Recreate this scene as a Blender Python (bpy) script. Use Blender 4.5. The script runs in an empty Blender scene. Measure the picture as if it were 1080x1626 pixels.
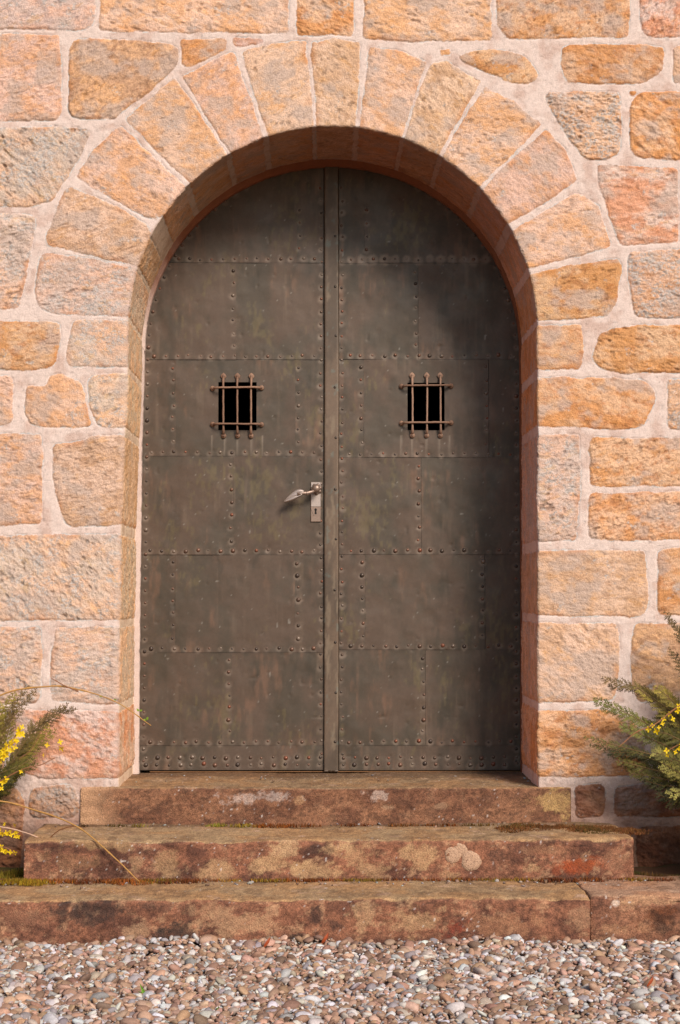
import bpy, math, random
import numpy as np
from mathutils import Vector, Matrix, Euler

# ------------------------------------------------------------------ camera, sky, sun, exposure
C = bpy.context.scene
COL = C.collection
FPX, W0, H0 = 2700.0, 1080.0, 1626.0
D_WALL, R_DOOR, H_CAM = 6.227, 0.523, 1.132
cam_d = bpy.data.cameras.new('camera'); cam = bpy.data.objects.new('camera', cam_d); COL.objects.link(cam)
cam.location = (0, -D_WALL, H_CAM)
cam.rotation_euler = (math.radians(90) + math.atan(127 / FPX), 0, -math.atan(35 / FPX))
cam_d.sensor_fit = 'VERTICAL'; cam_d.sensor_height = 36; cam_d.sensor_width = 24
cam_d.lens = 36 * FPX / H0
cam_d.clip_start = 0.05; cam_d.clip_end = 3000
C.camera = cam
SUN_DIR = Vector((-0.50, 1.0, -0.72)).normalized()          # the way the light travels
w = bpy.data.worlds.new('World'); C.world = w; w.use_nodes = True
nt = w.node_tree; bg = nt.nodes['Background']
sky = nt.nodes.new('ShaderNodeTexSky'); sky.sky_type = 'NISHITA'; sky.sun_disc = False
sky.sun_elevation = math.asin(-SUN_DIR.z); sky.sun_rotation = math.atan2(-SUN_DIR.x, -SUN_DIR.y)
nt.links.new(sky.outputs[0], bg.inputs[0]); bg.inputs[1].default_value = 0.10
sd_ = bpy.data.lights.new('sun', 'SUN'); sun = bpy.data.objects.new('sun', sd_); COL.objects.link(sun)
sd_.energy = 3.5; sd_.angle = math.radians(19); sd_.color = (1.0, 0.90, 0.79)
sun.rotation_euler = SUN_DIR.to_track_quat('-Z', 'Y').to_euler(); sun.location = (4, -8, 5)
C.view_settings.view_transform = 'Standard'; C.view_settings.look = 'None'
C.view_settings.exposure = 0.45; C.view_settings.gamma = 1

RM = cam.rotation_euler.to_matrix()
def at(px, py, Y=0.0):
    """the point of the vertical plane y = Y seen at a photo pixel"""
    d = RM @ Vector(((px - W0 / 2) / FPX, -(py - H0 / 2) / FPX, -1))
    t = (Y + D_WALL) / d.y
    return Vector((d.x * t, Y, H_CAM + d.z * t))
def at_z(px, py, Z):
    d = RM @ Vector(((px - W0 / 2) / FPX, -(py - H0 / 2) / FPX, -1))
    t = (Z - H_CAM) / d.z
    return Vector((d.x * t, -D_WALL + d.y * t, Z))

# ------------------------------------------------------------------ numpy helpers
_tab = {}
def vn(x, y, seed=0):
    if seed not in _tab: _tab[seed] = np.random.RandomState(seed + 11).rand(256, 256).astype(np.float32)
    T = _tab[seed]
    xi = np.floor(x).astype(np.int64); yi = np.floor(y).astype(np.int64)
    fx = x - xi; fy = y - yi
    fx = fx * fx * fx * (fx * (fx * 6 - 15) + 10); fy = fy * fy * fy * (fy * (fy * 6 - 15) + 10)
    a = T[xi & 255, yi & 255]; b = T[(xi + 1) & 255, yi & 255]
    c = T[xi & 255, (yi + 1) & 255]; d = T[(xi + 1) & 255, (yi + 1) & 255]
    return (a + (b - a) * fx) * (1 - fy) + (c + (d - c) * fx) * fy
def fbm(x, y, seed=0, oct=4, gain=0.5):
    s = 0; a = 1; n = 0
    for k in range(oct):
        s = s + a * vn(x * 2.03 ** k + 17.3 * k, y * 2.03 ** k + 9.1 * k, seed + k); n += a; a *= gain
    return s / n * 2 - 1                                        # about -1..1
def sst(a, b, x):
    t = np.clip((x - a) / (b - a), 0, 1); return t * t * (3 - 2 * t)
def lin(c):
    c = np.asarray(c, dtype=np.float64) / 255.0
    return np.where(c <= 0.04045, c / 12.92, ((c + 0.055) / 1.055) ** 2.4)
def mixc(a, b, t):
    return a + (b - a) * t[..., None]

# ------------------------------------------------------------------ scene helpers
def tag(o, label=None, cat=None, group=None, kind=None):
    if label: o['label'] = label
    if cat: o['category'] = cat
    if group: o['group'] = group
    if kind: o['kind'] = kind
    return o
def empty(name, loc, label, cat, group=None, rz=0):
    o = bpy.data.objects.new(name, None); COL.objects.link(o); o.location = loc; o.rotation_euler.z = rz
    o.empty_display_size = 0.05
    bpy.context.view_layer.update()
    return tag(o, label, cat, group)
def link(name, me, mat, parent=None, base=None):
    """mesh data is in world space; parent roots are unrotated empties"""
    o = bpy.data.objects.new(name, me); COL.objects.link(o)
    if mat is not None and not me.materials: me.materials.append(mat)
    if parent is not None:
        o.parent = parent
        off = Vector((0, 0, 0)); p = parent
        while p is not None: off += p.location; p = p.parent
        if base is None: o.location = -off
        else: o.location = Vector(base) - off
    elif base is not None: o.location = base
    return o
def mesh_np(name, V, F, col=None, smooth=True):
    """V (n,3); F list of arrays of equal-width faces or one array"""
    V = np.asarray(V, dtype=np.float32)
    Fs = F if isinstance(F, list) else [F]
    Fs = [np.asarray(f, dtype=np.int32) for f in Fs if len(f)]
    me = bpy.data.meshes.new(name)
    me.vertices.add(len(V)); me.vertices.foreach_set('co', V.ravel())
    loops = np.concatenate([f.ravel() for f in Fs])
    sizes = np.concatenate([np.full(len(f), f.shape[1], dtype=np.int32) for f in Fs])
    starts = np.concatenate([[0], np.cumsum(sizes)[:-1]]).astype(np.int32)
    me.loops.add(len(loops)); me.loops.foreach_set('vertex_index', loops)
    me.polygons.add(len(sizes)); me.polygons.foreach_set('loop_start', starts)
    try: me.polygons.foreach_set('loop_total', sizes)
    except Exception: pass
    me.update(calc_edges=True); me.validate()
    if smooth: me.polygons.foreach_set('use_smooth', np.ones(len(me.polygons), dtype=bool))
    if col is not None:
        a = me.color_attributes.new('Col', 'FLOAT_COLOR', 'POINT')
        c4 = np.ones((len(V), 4), dtype=np.float32); c4[:, :3] = col
        a.data.foreach_set('color', c4.ravel())
    return me
def compact(V, F, col):
    idx = np.unique(F); mp = np.full(len(V), -1, dtype=np.int64); mp[idx] = np.arange(len(idx))
    return V[idx], mp[F], col[idx]
def grid_faces(nu, nv):
    i = np.arange(nu - 1)[:, None] * nv + np.arange(nv - 1)[None, :]
    return np.stack([i, i + nv, i + nv + 1, i + 1], -1).reshape(-1, 4)

class MB:
    """collects simple shapes into one mesh"""
    def __init__(s): s.v = []; s.f = []; s.c = []
    def add(s, vs, fs, col=(1, 1, 1)):
        b = len(s.v); s.v += [tuple(v) for v in vs]; s.f += [tuple(b + i for i in f) for f in fs]; s.c += [col] * len(vs)
    def box(s, a, b, bev=0.0, col=(1, 1, 1)):
        x0, y0, z0 = a; x1, y1, z1 = b; e = bev
        if e <= 0:
            vs = [(x, y, z) for x in (x0, x1) for y in (y0, y1) for z in (z0, z1)]
            s.add(vs, [(0, 1, 3, 2), (4, 6, 7, 5), (0, 4, 5, 1), (2, 3, 7, 6), (0, 2, 6, 4), (1, 5, 7, 3)], col); return
        # bevelled on the faces seen: front (y0)
        vs = [(x0, y1, z0), (x1, y1, z0), (x1, y1, z1), (x0, y1, z1), (x0, y0 + e, z0), (x1, y0 + e, z0), (x1, y0 + e, z1), (x0, y0 + e, z1),
              (x0 + e, y0, z0 + e), (x1 - e, y0, z0 + e), (x1 - e, y0, z1 - e), (x0 + e, y0, z1 - e)]
        s.add(vs, [(0, 1, 5, 4), (1, 2, 6, 5), (2, 3, 7, 6), (3, 0, 4, 7), (4, 5, 9, 8), (5, 6, 10, 9), (6, 7, 11, 10), (7, 4, 8, 11), (8, 9, 10, 11), (3, 2, 1, 0)], col)
    def tube(s, pts, rad, n=8, col=(1, 1, 1), cap=True):
        pts = [Vector(p) for p in pts]
        if not isinstance(rad, (list, tuple)): rad = [rad] * len(pts)
        up = Vector((0, 0, 1)); vs = []; fs = []; prev = None
        for i, p in enumerate(pts):
            t = (pts[min(i + 1, len(pts) - 1)] - pts[max(i - 1, 0)]).normalized()
            if prev is None:
                a = t.cross(up)
                if a.length < 1e-3: a = t.cross(Vector((0, 1, 0)))
                a.normalize()
            else:
                a = (prev - t * prev.dot(t)); a.normalize()
            prev = a; b = t.cross(a)
            for k in range(n):
                q = 2 * math.pi * k / n
                vs.append(p + (a * math.cos(q) + b * math.sin(q)) * rad[i])
        for i in range(len(pts) - 1):
            for k in range(n):
                fs.append((i * n + k, i * n + (k + 1) % n, (i + 1) * n + (k + 1) % n, (i + 1) * n + k))
        if cap:
            fs.append(tuple(range(n))[::-1]); fs.append(tuple((len(pts) - 1) * n + k for k in range(n)))
        s.add(vs, fs, col)
    def ball(s, c, r, n=10, m=6, col=(1, 1, 1)):
        if not isinstance(r, (list, tuple)): r = (r, r, r)
        vs = [(c[0], c[1], c[2] + r[2])]
        for i in range(1, m):
            t = math.pi * i / m
            for k in range(n):
                q = 2 * math.pi * k / n
                vs.append((c[0] + r[0] * math.sin(t) * math.cos(q), c[1] + r[1] * math.sin(t) * math.sin(q), c[2] + r[2] * math.cos(t)))
        vs.append((c[0], c[1], c[2] - r[2])); fs = []
        for k in range(n):
            fs.append((0, 1 + k, 1 + (k + 1) % n))
            for i in range(m - 2):
                a = 1 + i * n; fs.append((a + k, a + n + k, a + n + (k + 1) % n, a + (k + 1) % n))
            a = 1 + (m - 2) * n; fs.append((a + k, len(vs) - 1, a + (k + 1) % n))
        s.add(vs, fs, col)
    def build(s, name, mat, parent=None, base=None, smooth=True):
        me = bpy.data.meshes.new(name)
        vs = s.v
        if base is not None: vs = [(v[0] - base[0], v[1] - base[1], v[2] - base[2]) for v in vs]
        me.from_pydata(vs, [], s.f); me.update()
        if smooth: me.polygons.foreach_set('use_smooth', [True] * len(me.polygons))
        a = me.color_attributes.new('Col', 'FLOAT_COLOR', 'POINT')
        c4 = np.ones((len(s.v), 4), dtype=np.float32); c4[:, :3] = np.array(s.c, dtype=np.float32)
        a.data.foreach_set('color', c4.ravel())
        return link(name, me, mat, parent, base)

# ------------------------------------------------------------------ materials
def nd(nt, t, **kw):
    n = nt.nodes.new(t)
    for k, v in kw.items(): setattr(n, k, v)
    return n
def mat_v(name, rough=0.9, metal=0.0, nscale=220.0, nmix=0.25, bump=0.25, bdist=0.0015, spec=0.3, sss=None, base=None, dark=(0.72, 0.72, 0.72), light=(1.22, 1.22, 1.22), rvar=0.0, trans=0.0):
    m = bpy.data.materials.new(name); m.use_nodes = True; t = m.node_tree; b = t.nodes['Principled BSDF']; L = t.links
    tc = nd(t, 'ShaderNodeTexCoord'); no = nd(t, 'ShaderNodeTexNoise'); no.inputs['Scale'].default_value = nscale; no.inputs['Detail'].default_value = 4
    L.new(tc.outputs['Object'], no.inputs['Vector'])
    r = nd(t, 'ShaderNodeValToRGB'); r.color_ramp.elements[0].position = 0.3; r.color_ramp.elements[1].position = 0.7
    r.color_ramp.elements[0].color = (*dark, 1); r.color_ramp.elements[1].color = (*light, 1)
    L.new(no.outputs['Fac'], r.inputs[0])
    if base is None:
        at_ = nd(t, 'ShaderNodeAttribute'); at_.attribute_name = 'Col'; src = at_.outputs['Color']
    else:
        rg = nd(t, 'ShaderNodeRGB'); rg.outputs[0].default_value = (*base, 1); src = rg.outputs[0]
    mx = nd(t, 'ShaderNodeMix', data_type='RGBA', blend_type='MULTIPLY'); mx.inputs[0].default_value = min(1, nmix * 2)
    L.new(src, mx.inputs[6]); L.new(r.outputs[0], mx.inputs[7]); L.new(mx.outputs[2], b.inputs['Base Color'])
    b.inputs['Roughness'].default_value = rough; b.inputs['Metallic'].default_value = metal
    b.inputs['Specular IOR Level'].default_value = spec
    if rvar:
        n2 = nd(t, 'ShaderNodeTexNoise'); n2.inputs['Scale'].default_value = 9; n2.inputs['Detail'].default_value = 6
        L.new(tc.outputs['Object'], n2.inputs['Vector']); mr = nd(t, 'ShaderNodeMapRange')
        mr.inputs[1].default_value = 0.3; mr.inputs[2].default_value = 0.7; mr.inputs[3].default_value = rough - rvar; mr.inputs[4].default_value = rough + rvar
        L.new(n2.outputs['Fac'], mr.inputs[0]); L.new(mr.outputs[0], b.inputs['Roughness'])
    if bump:
        bu = nd(t, 'ShaderNodeBump'); bu.inputs['Strength'].default_value = bump; bu.inputs['Distance'].default_value = bdist
        L.new(no.outputs['Fac'], bu.inputs['Height']); L.new(bu.outputs[0], b.inputs['Normal'])
    if trans:
        tr = nd(t, 'ShaderNodeBsdfTranslucent'); L.new(mx.outputs[2], tr.inputs[0]); ms = nd(t, 'ShaderNodeMixShader'); ms.inputs[0].default_value = trans
        L.new(b.outputs[0], ms.inputs[1]); L.new(tr.outputs[0], ms.inputs[2]); L.new(ms.outputs[0], t.nodes['Material Output'].inputs[0])
    return m
M_STONE = mat_v('sandstone', 0.92, nscale=210, nmix=0.36, bump=0.9, bdist=0.004)
M_MORTAR = mat_v('lime_mortar', 0.95, nscale=330, nmix=0.3, bump=0.8, bdist=0.003, dark=(0.78, 0.75, 0.72), light=(1.12, 1.12, 1.12))
M_STEP = mat_v('weathered_step_stone', 0.9, nscale=230, nmix=0.5, bump=0.8, bdist=0.004, dark=(0.6, 0.6, 0.6), light=(1.35, 1.35, 1.35))
M_METAL = mat_v('aged_sheet_metal', 0.47, metal=0.25, nscale=90, nmix=0.12, bump=0.08, bdist=0.001, spec=0.4, rvar=0.1)
M_RIVET = mat_v('rivet_iron', 0.4, metal=0.4, nscale=300, nmix=0.3, bump=0.2, bdist=0.0006, spec=0.4)
M_RUST = mat_v('rusty_iron', 0.7, metal=0.2, nscale=260, nmix=0.4, bump=0.6, bdist=0.0015)
M_BRASS = mat_v('worn_handle_metal', 0.42, metal=0.55, nscale=200, nmix=0.2, bump=0.15, bdist=0.0006, spec=0.5)
M_DARK = mat_v('unlit_interior', 0.95, base=(0.012, 0.011, 0.010), bump=0, nmix=0.1)
M_WOOD = mat_v('old_wood', 0.85, base=(0.16, 0.075, 0.03), nscale=60, bump=0.3)
M_PEB = mat_v('river_pebbles', 0.75, nscale=170, nmix=0.3, bump=0.15, bdist=0.001, spec=0.35)
M_SOIL = mat_v('gritty_soil', 0.95, base=(0.13, 0.085, 0.055), nscale=70, nmix=0.5, bump=1.0, bdist=0.012)
M_MOSS = mat_v('moss_and_litter', 0.95, nscale=200, nmix=0.4, bump=0.5, bdist=0.003, spec=0.1)
M_LEAF = mat_v('evergreen_scales', 0.65, nscale=120, nmix=0.3, bump=0, spec=0.3, trans=0.18)
M_TWIG = mat_v('yellow_brown_twig', 0.75, nscale=120, nmix=0.3, bump=0.3, bdist=0.0006)
M_FLOWER = mat_v('yellow_petals', 0.6, nscale=150, nmix=0.1, bump=0, trans=0.25)
M_SPROUT = mat_v('fresh_green_blade', 0.55, nscale=90, nmix=0.15, bump=0, trans=0.3)

# ------------------------------------------------------------------ the stones of the wall, traced
WS = D_WALL / FPX                                     # metres per photo pixel on the wall
PAL = {  # sunlit look of each stone kind, sRGB (main, second, flecks)
 'O': ((218, 158, 104), (228, 184, 146), (190, 126, 80)), 'P': ((236, 196, 170), (230, 178, 136), (210, 182, 166)),
 'G': ((220, 194, 176), (230, 188, 160), (190, 168, 156)), 'T': ((216, 176, 140), (230, 194, 164), (188, 148, 114)),
 'R': ((226, 166, 132), (228, 198, 182), (204, 134, 96)), 'D': ((206, 164, 130), (228, 180, 136), (162, 120, 92)),
 'K': ((216, 166, 124), (226, 186, 152), (196, 190, 184)), 'B': ((168, 120, 94), (192, 148, 118), (120, 84, 66))}
LIT = 1.42                                           # how much brighter than its own colour sunlit stone reads
S = []   # (kind, colour, proud mm, rough, roundness px, points)
def st(kind, colr, proud, rough, rnd, *pts): S.append((kind, colr, proud, rough, rnd, pts))
E = -75; F_ = 1150; TP = -60
# arch
st('a','G',3,1.2,5,(68,400),(150,412),(205,424),(203,470),(201,500),(130,500),(85,498),(62,490),(55,460),(60,425))
st('a','T',3,1.2,5,(107,295),(150,312),(195,332),(232,356),(220,382),(209,418),(150,408),(78,390),(74,378),(83,345))
st('a','P',3,0.9,4,(120,280),(150,237),(190,200),(235,240),(287,288),(262,318),(236,347),(180,317))
st('a','P',3,0.8,4,(199,190),(240,155),(278,124),(318,180),(357,238),(325,258),(294,282),(245,236))
st('a','P',3,0.8,4,(290,121),(330,100),(370,83),(395,150),(417,214),(390,222),(364,236),(325,180))
st('a','P',3,0.6,4,(384,83),(430,70),(485,65),(492,130),(497,194),(460,201),(425,211),(403,150))
st('a','T',3,0.6,4,(494,66),(535,62),(573,67),(570,130),(566,196),(530,194),(501,195),(498,130))
st('a','P',4,0.9,4,(588,76),(630,80),(678,99),(665,140),(640,211),(605,203),(574,197),(580,130))
st('a','T',4,0.9,4,(684,102),(708,96),(764,129),(735,180),(703,240),(672,225),(646,213),(662,160))
st('a','P',4,0.9,4,(771,138),(815,160),(860,197),(815,245),(769,288),(735,260),(710,243),(735,190))
st('a','P',4,1.0,5,(868,207),(900,240),(917,287),(870,318),(813,351),(790,318),(774,296),(815,250))
st('a','P',4,1.0,5,(822,361),(870,332),(915,306),(950,325),(970,392),(910,408),(846,424),(835,390))
st('a','O',4,1.2,6,(846,433),(910,420),(983,409),(988,428),(975,492),(963,503),(920,507),(855,508),(852,470))
# left jamb
st('j','G',4,1.1,7,(117,508),(203,507),(206,520),(206,580),(160,583),(110,580),(105,570),(110,545))
st('j','G',4,1.0,10,(139,608),(150,593),(205,591),(205,678),(157,678),(143,650))
st('j','T',4,1.4,9,(85,706),(125,702),(145,691),(200,689),(193,834),(108,835),(97,817),(85,775))
st('j','G',7,2.0,7,(E,852),(120,848),(192,848),(190,984),(80,985),(E,985))
st('j','G',4,1.5,7,(87,996),(189,995),(189,1118),(165,1120),(81,1112),(79,1064))
st('j','R',6,2.0,8,(19,1128),(110,1130),(189,1130),(188,1236),(70,1237),(17,1220),(17,1160))
# right jamb
st('j','O',4,0.9,5,(855,517),(923,516),(926,550),(925,580),(918,586),(861,587),(855,575))
st('j','O',4,1.0,14,(855,600),(947,599),(1020,602),(1038,617),(1040,642),(1022,674),(1002,681),(872,678),(855,672))
st('j','G',3,1.3,5,(855,690),(920,690),(922,760),(918,835),(915,858),(858,862))
st('j','T',4,1.0,6,(856,874),(1025,874),(1030,950),(1026,972),(1016,979),(856,978))
st('j','T',5,1.1,7,(857,989),(980,991),(984,1014),(981,1098),(972,1113),(857,1117))
st('j','O',6,1.6,8,(857,1129),(960,1128),(1005,1140),(1024,1180),(1028,1232),(858,1234))
# the rest
def m(c, p, r, rn, *pts): st('m', c, p, r, rn, *pts)
m('G',4,1.2,6,(E,TP),(148,TP),(151,30),(144,48),(60,47),(E,45))
m('P',5,1.1,6,(158,TP),(460,TP),(459,53),(300,52),(158,49))
m('O',4,1.2,5,(472,TP),(562,TP),(561,57),(520,56),(472,57))
m('P',5,1.2,7,(577,TP),(780,TP),(782,64),(680,66),(578,62))
m('O',5,1.2,8,(790,TP),(1002,TP),(999,59),(900,60),(805,61),(790,42))
m('R',7,2.2,10,(1017,TP),(F_,TP),(F_,62),(1024,57),(1016,30))
m('P',5,1.2,7,(E,52),(95,55),(98,120),(97,183),(88,192),(E,193))
m('D',6,2.2,9,(110,75),(120,62),(200,62),(282,73),(283,105),(240,145),(188,182),(182,190),(113,187),(108,172))
m('O',3,0.9,5,(286,62),(361,62),(360,80),(300,107),(288,102))
m('R',2,0.6,3,(370,61),(419,62),(418,69),(378,77),(371,72))
m('G',6,2.2,8,(E,203),(125,202),(145,206),(135,235),(85,318),(50,329),(E,327))
m('G',5,1.8,12,(E,338),(50,340),(57,352),(52,390),(42,440),(34,478),(28,490),(E,496))
m('O',6,1.5,8,(E,510),(83,511),(96,517),(97,539),(92,570),(80,583),(50,588),(E,585))
m('P',4,1.5,7,(E,595),(18,597),(22,607),(21,667),(14,676),(E,680))
m('P',5,1.2,6,(42,612),(75,615),(79,598),(97,594),(129,606),(137,640),(147,676),(78,678),(46,674),(39,655))
m('P',5,1.2,7,(E,690),(66,689),(68,706),(68,833),(E,838))
m('G',6,2.0,7,(E,994),(65,995),(67,1014),(65,1108),(56,1119),(E,1119))
m('P',5,1.6,8,(E,1128),(6,1130),(10,1165),(8,1222),(E,1226))
m('K',9,2.4,14,(48,1250),(122,1246),(125,1298),(45,1300))
m('D',9,2.6,16,(E,1238),(28,1246),(40,1275),(36,1330),(30,1395),(E,1400))
m('O',6,1.6,12,(722,90),(750,81),(790,78),(838,92),(858,120),(842,134),(810,131),(755,108))
m('O',2,0.8,3,(698,79),(715,78),(715,87),(700,88))
m('O',6,1.5,8,(893,72),(1010,69),(1055,74),(1052,112),(1020,134),(900,131),(890,105))
m('T',5,1.4,5,(1069,74),(F_,74),(F_,132),(1069,132))
m('K',7,2.2,9,(868,145),(982,146),(986,160),(985,240),(965,254),(930,254),(890,200),(867,162))
m('O',8,1.8,12,(1000,163),(1020,145),(F_,145),(F_,256),(1010,251),(999,235))
m('O',2,0.8,3,(1002,144),(1012,146),(1008,153),(1000,151))
m('R',5,1.6,6,(950,262),(1075,265),(1077,300),(1078,385),(985,389),(968,345),(951,290))
m('G',5,1.6,6,(1086,265),(F_,265),(F_,386),(1087,386))
m('K',7,2.0,8,(997,399),(F_,395),(F_,507),(1016,505),(1006,498),(1003,470),(998,440))
m('O',7,2.0,10,(955,526),(991,517),(F_,516),(F_,592),(974,592),(952,584),(941,572),(942,558))
m('K',5,2.0,5,(1060,601),(F_,601),(F_,680),(1061,680))
m('O',5,1.8,7,(935,704),(944,694),(1010,696),(F_,692),(F_,772),(937,772))
m('O',5,1.8,6,(936,783),(F_,780),(F_,857),(940,857),(936,850))
m('O',5,1.5,7,(1045,872),(F_,870),(F_,976),(1048,976),(1042,968))
m('D',5,1.5,7,(1009,990),(F_,988),(F_,1115),(1012,1112),(1002,1092),(1000,1040))
m('D',5,1.5,7,(1042,1128),(F_,1128),(F_,1232),(1044,1232))
m('B',8,2.6,8,(914,1247),(958,1244),(961,1270),(959,1297),(912,1298))
m('B',9,2.8,10,(974,1252),(1010,1246),(F_,1247),(F_,1296),(976,1296))
m('B',8,2.6,12,(1012,1312),(F_,1308),(F_,1405),(1012,1400))
# coursed stones beyond the frame, so that the wall carries on
rs = random.Random(5)
def rows_region(px0, px1, py0, py1):
    y = py1
    while y > py0:
        h = rs.uniform(75, 125); x = px0 + rs.uniform(-80, 0)
        while x < px1:
            wd = rs.uniform(90, 230); a = max(x, px0); b = min(x + wd, px1)
            if b - a > 30 and y - h > py0 - 60:
                j = lambda: rs.uniform(-3, 3)
                m(rs.choice('OOPGTKPD'), rs.uniform(3, 7), rs.uniform(1, 2), 8, (a + 6 + j(), y - h + 6 + j()), (b - 6 + j(), y - h + 6 + j()), (b - 6 + j(), y - 6 + j()), (a + 6 + j(), y - 6 + j()))
            x += wd
        y -= h
NT = len(S)
rows_region(-950, E - 6, -700, 1400); rows_region(F_ + 6, 2150, -700, 1400); rows_region(E - 6, F_ + 6, -700, TP - 4)

# opening contour on the wall: left jamb (leans), round arch, right jamb
ac = at(529, 521); AX, AZ = ac.x, ac.z; AR = 327 * WS
SILL = at(505, 1250).z
pl = [at(188, 1265), at(190, 1000), at(192, 850), at(197, 720), at(203, 600)]
def left_x(Z):
    zs = [p.z for p in pl] + [AZ]; xs = [p.x for p in pl] + [AX - AR]
    return np.interp(Z, zs, xs)
def right_x(Z):
    a = at(855, 1265); return np.interp(Z, [a.z, AZ], [a.x, AX + AR])
def n_out(X, Z):
    """distance outwards from the opening's edge, and the unit direction"""
    X = np.asarray(X, float); Z = np.asarray(Z, float)
    r = np.hypot(X - AX, Z - AZ) + 1e-9
    up = Z > AZ
    nl = left_x(Z) - X; nr = X - right_x(Z)
    left = nl > nr
    n = np.where(up, r - AR, np.where(left, nl, nr))
    dx = np.where(up, (X - AX) / r, np.where(left, -1.0, 1.0)); dz = np.where(up, (Z - AZ) / r, 0.0)
    return n, dx, dz

def poly_world(pts, kind, rnd):
    P = []
    for (x, y) in pts:
        p = at(x, y); X, Z = p.x, p.z
        if kind in 'aj':
            n, dx, dz = n_out(X, Z)
            if float(n) < 15 * WS: X -= float(dx) * 30 * WS; Z -= float(dz) * 30 * WS
        P.append((X, Z))
    R = []; n = len(P); rad = rnd * WS * 0.72
    for i in range(n):
        a = np.array(P[i - 1]); b = np.array(P[i]); c = np.array(P[(i + 1) % n])
        la = np.linalg.norm(a - b); lc = np.linalg.norm(c - b)
        ra = min(rad * 1.6, la * 0.4); rc = min(rad * 1.6, lc * 0.4)
        p0 = b + (a - b) / la * ra; p2 = b + (c - b) / lc * rc
        for t in (0, 0.33, 0.67, 1): R.append((1 - t) ** 2 * p0 + 2 * t * (1 - t) * b + t * t * p2)
    return np.array(R)
POLY = [poly_world(s[5], s[0], s[4]) for s in S]
def poly_sd(px, pz, R):
    d2 = np.full(px.shape, 1e9); ins = np.zeros(px.shape, dtype=bool)
    for i in range(len(R)):
        ax, az = R[i - 1]; bx, bz = R[i]
        ex, ez = bx - ax, bz - az; l2 = ex * ex + ez * ez
        if l2 < 1e-12: continue
        wx = px - ax; wz = pz - az; t = np.clip((wx * ex + wz * ez) / l2, 0, 1)
        d2 = np.minimum(d2, (wx - ex * t) ** 2 + (wz - ez * t) ** 2)
        if az != bz:
            ins ^= ((az > pz) != (bz > pz)) & (px < (bx - ax) * (pz - az) / (bz - az) + ax)
    d = np.sqrt(d2); return np.where(ins, d, -d)
rr = np.random.RandomState(3)
KA = rr.uniform(-0.9, 0.9, len(S)); KS = rr.uniform(0, 200, len(S)); KV = rr.uniform(-1, 1, (len(S), 3))
PROUD = np.array([s[2] for s in S]) / 1000.0; ROUGH = np.array([s[3] for s in S])
CM = np.array([[lin(c) for c in PAL[s[1]]] for s in S]) / LIT
ISK = np.array([s[1] == 'K' for s in S]); ISD = np.array([s[1] in 'GK' for s in S])
MORT = lin((238, 215, 204)) / LIT; MORT2 = lin((220, 190, 176)) / LIT
def wall_ids(X, Z):
    wx = X + 0.0065 * fbm(X / 0.06, Z / 0.06, 1, 3) + 0.0026 * fbm(X / 0.013, Z / 0.013, 5, 3)
    wz = Z + 0.0065 * fbm(X / 0.06, Z / 0.06, 9, 3) + 0.0026 * fbm(X / 0.013, Z / 0.013, 13, 3)
    sd = np.full(X.shape, -0.03); idn = np.full(X.shape, -1, dtype=int)
    for k, R in enumerate(POLY):
        x0, z0 = R.min(0) - 0.03; x1, z1 = R.max(0) + 0.03
        mk = np.nonzero((X > x0) & (X < x1) & (Z > z0) & (Z < z1))[0]
        if len(mk) == 0: continue
        d = poly_sd(wx[mk], wz[mk], R) + 0.0014; b = d > sd[mk]
        sd[mk[b]] = d[b]; idn[mk[b]] = k
    return sd, idn
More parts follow.
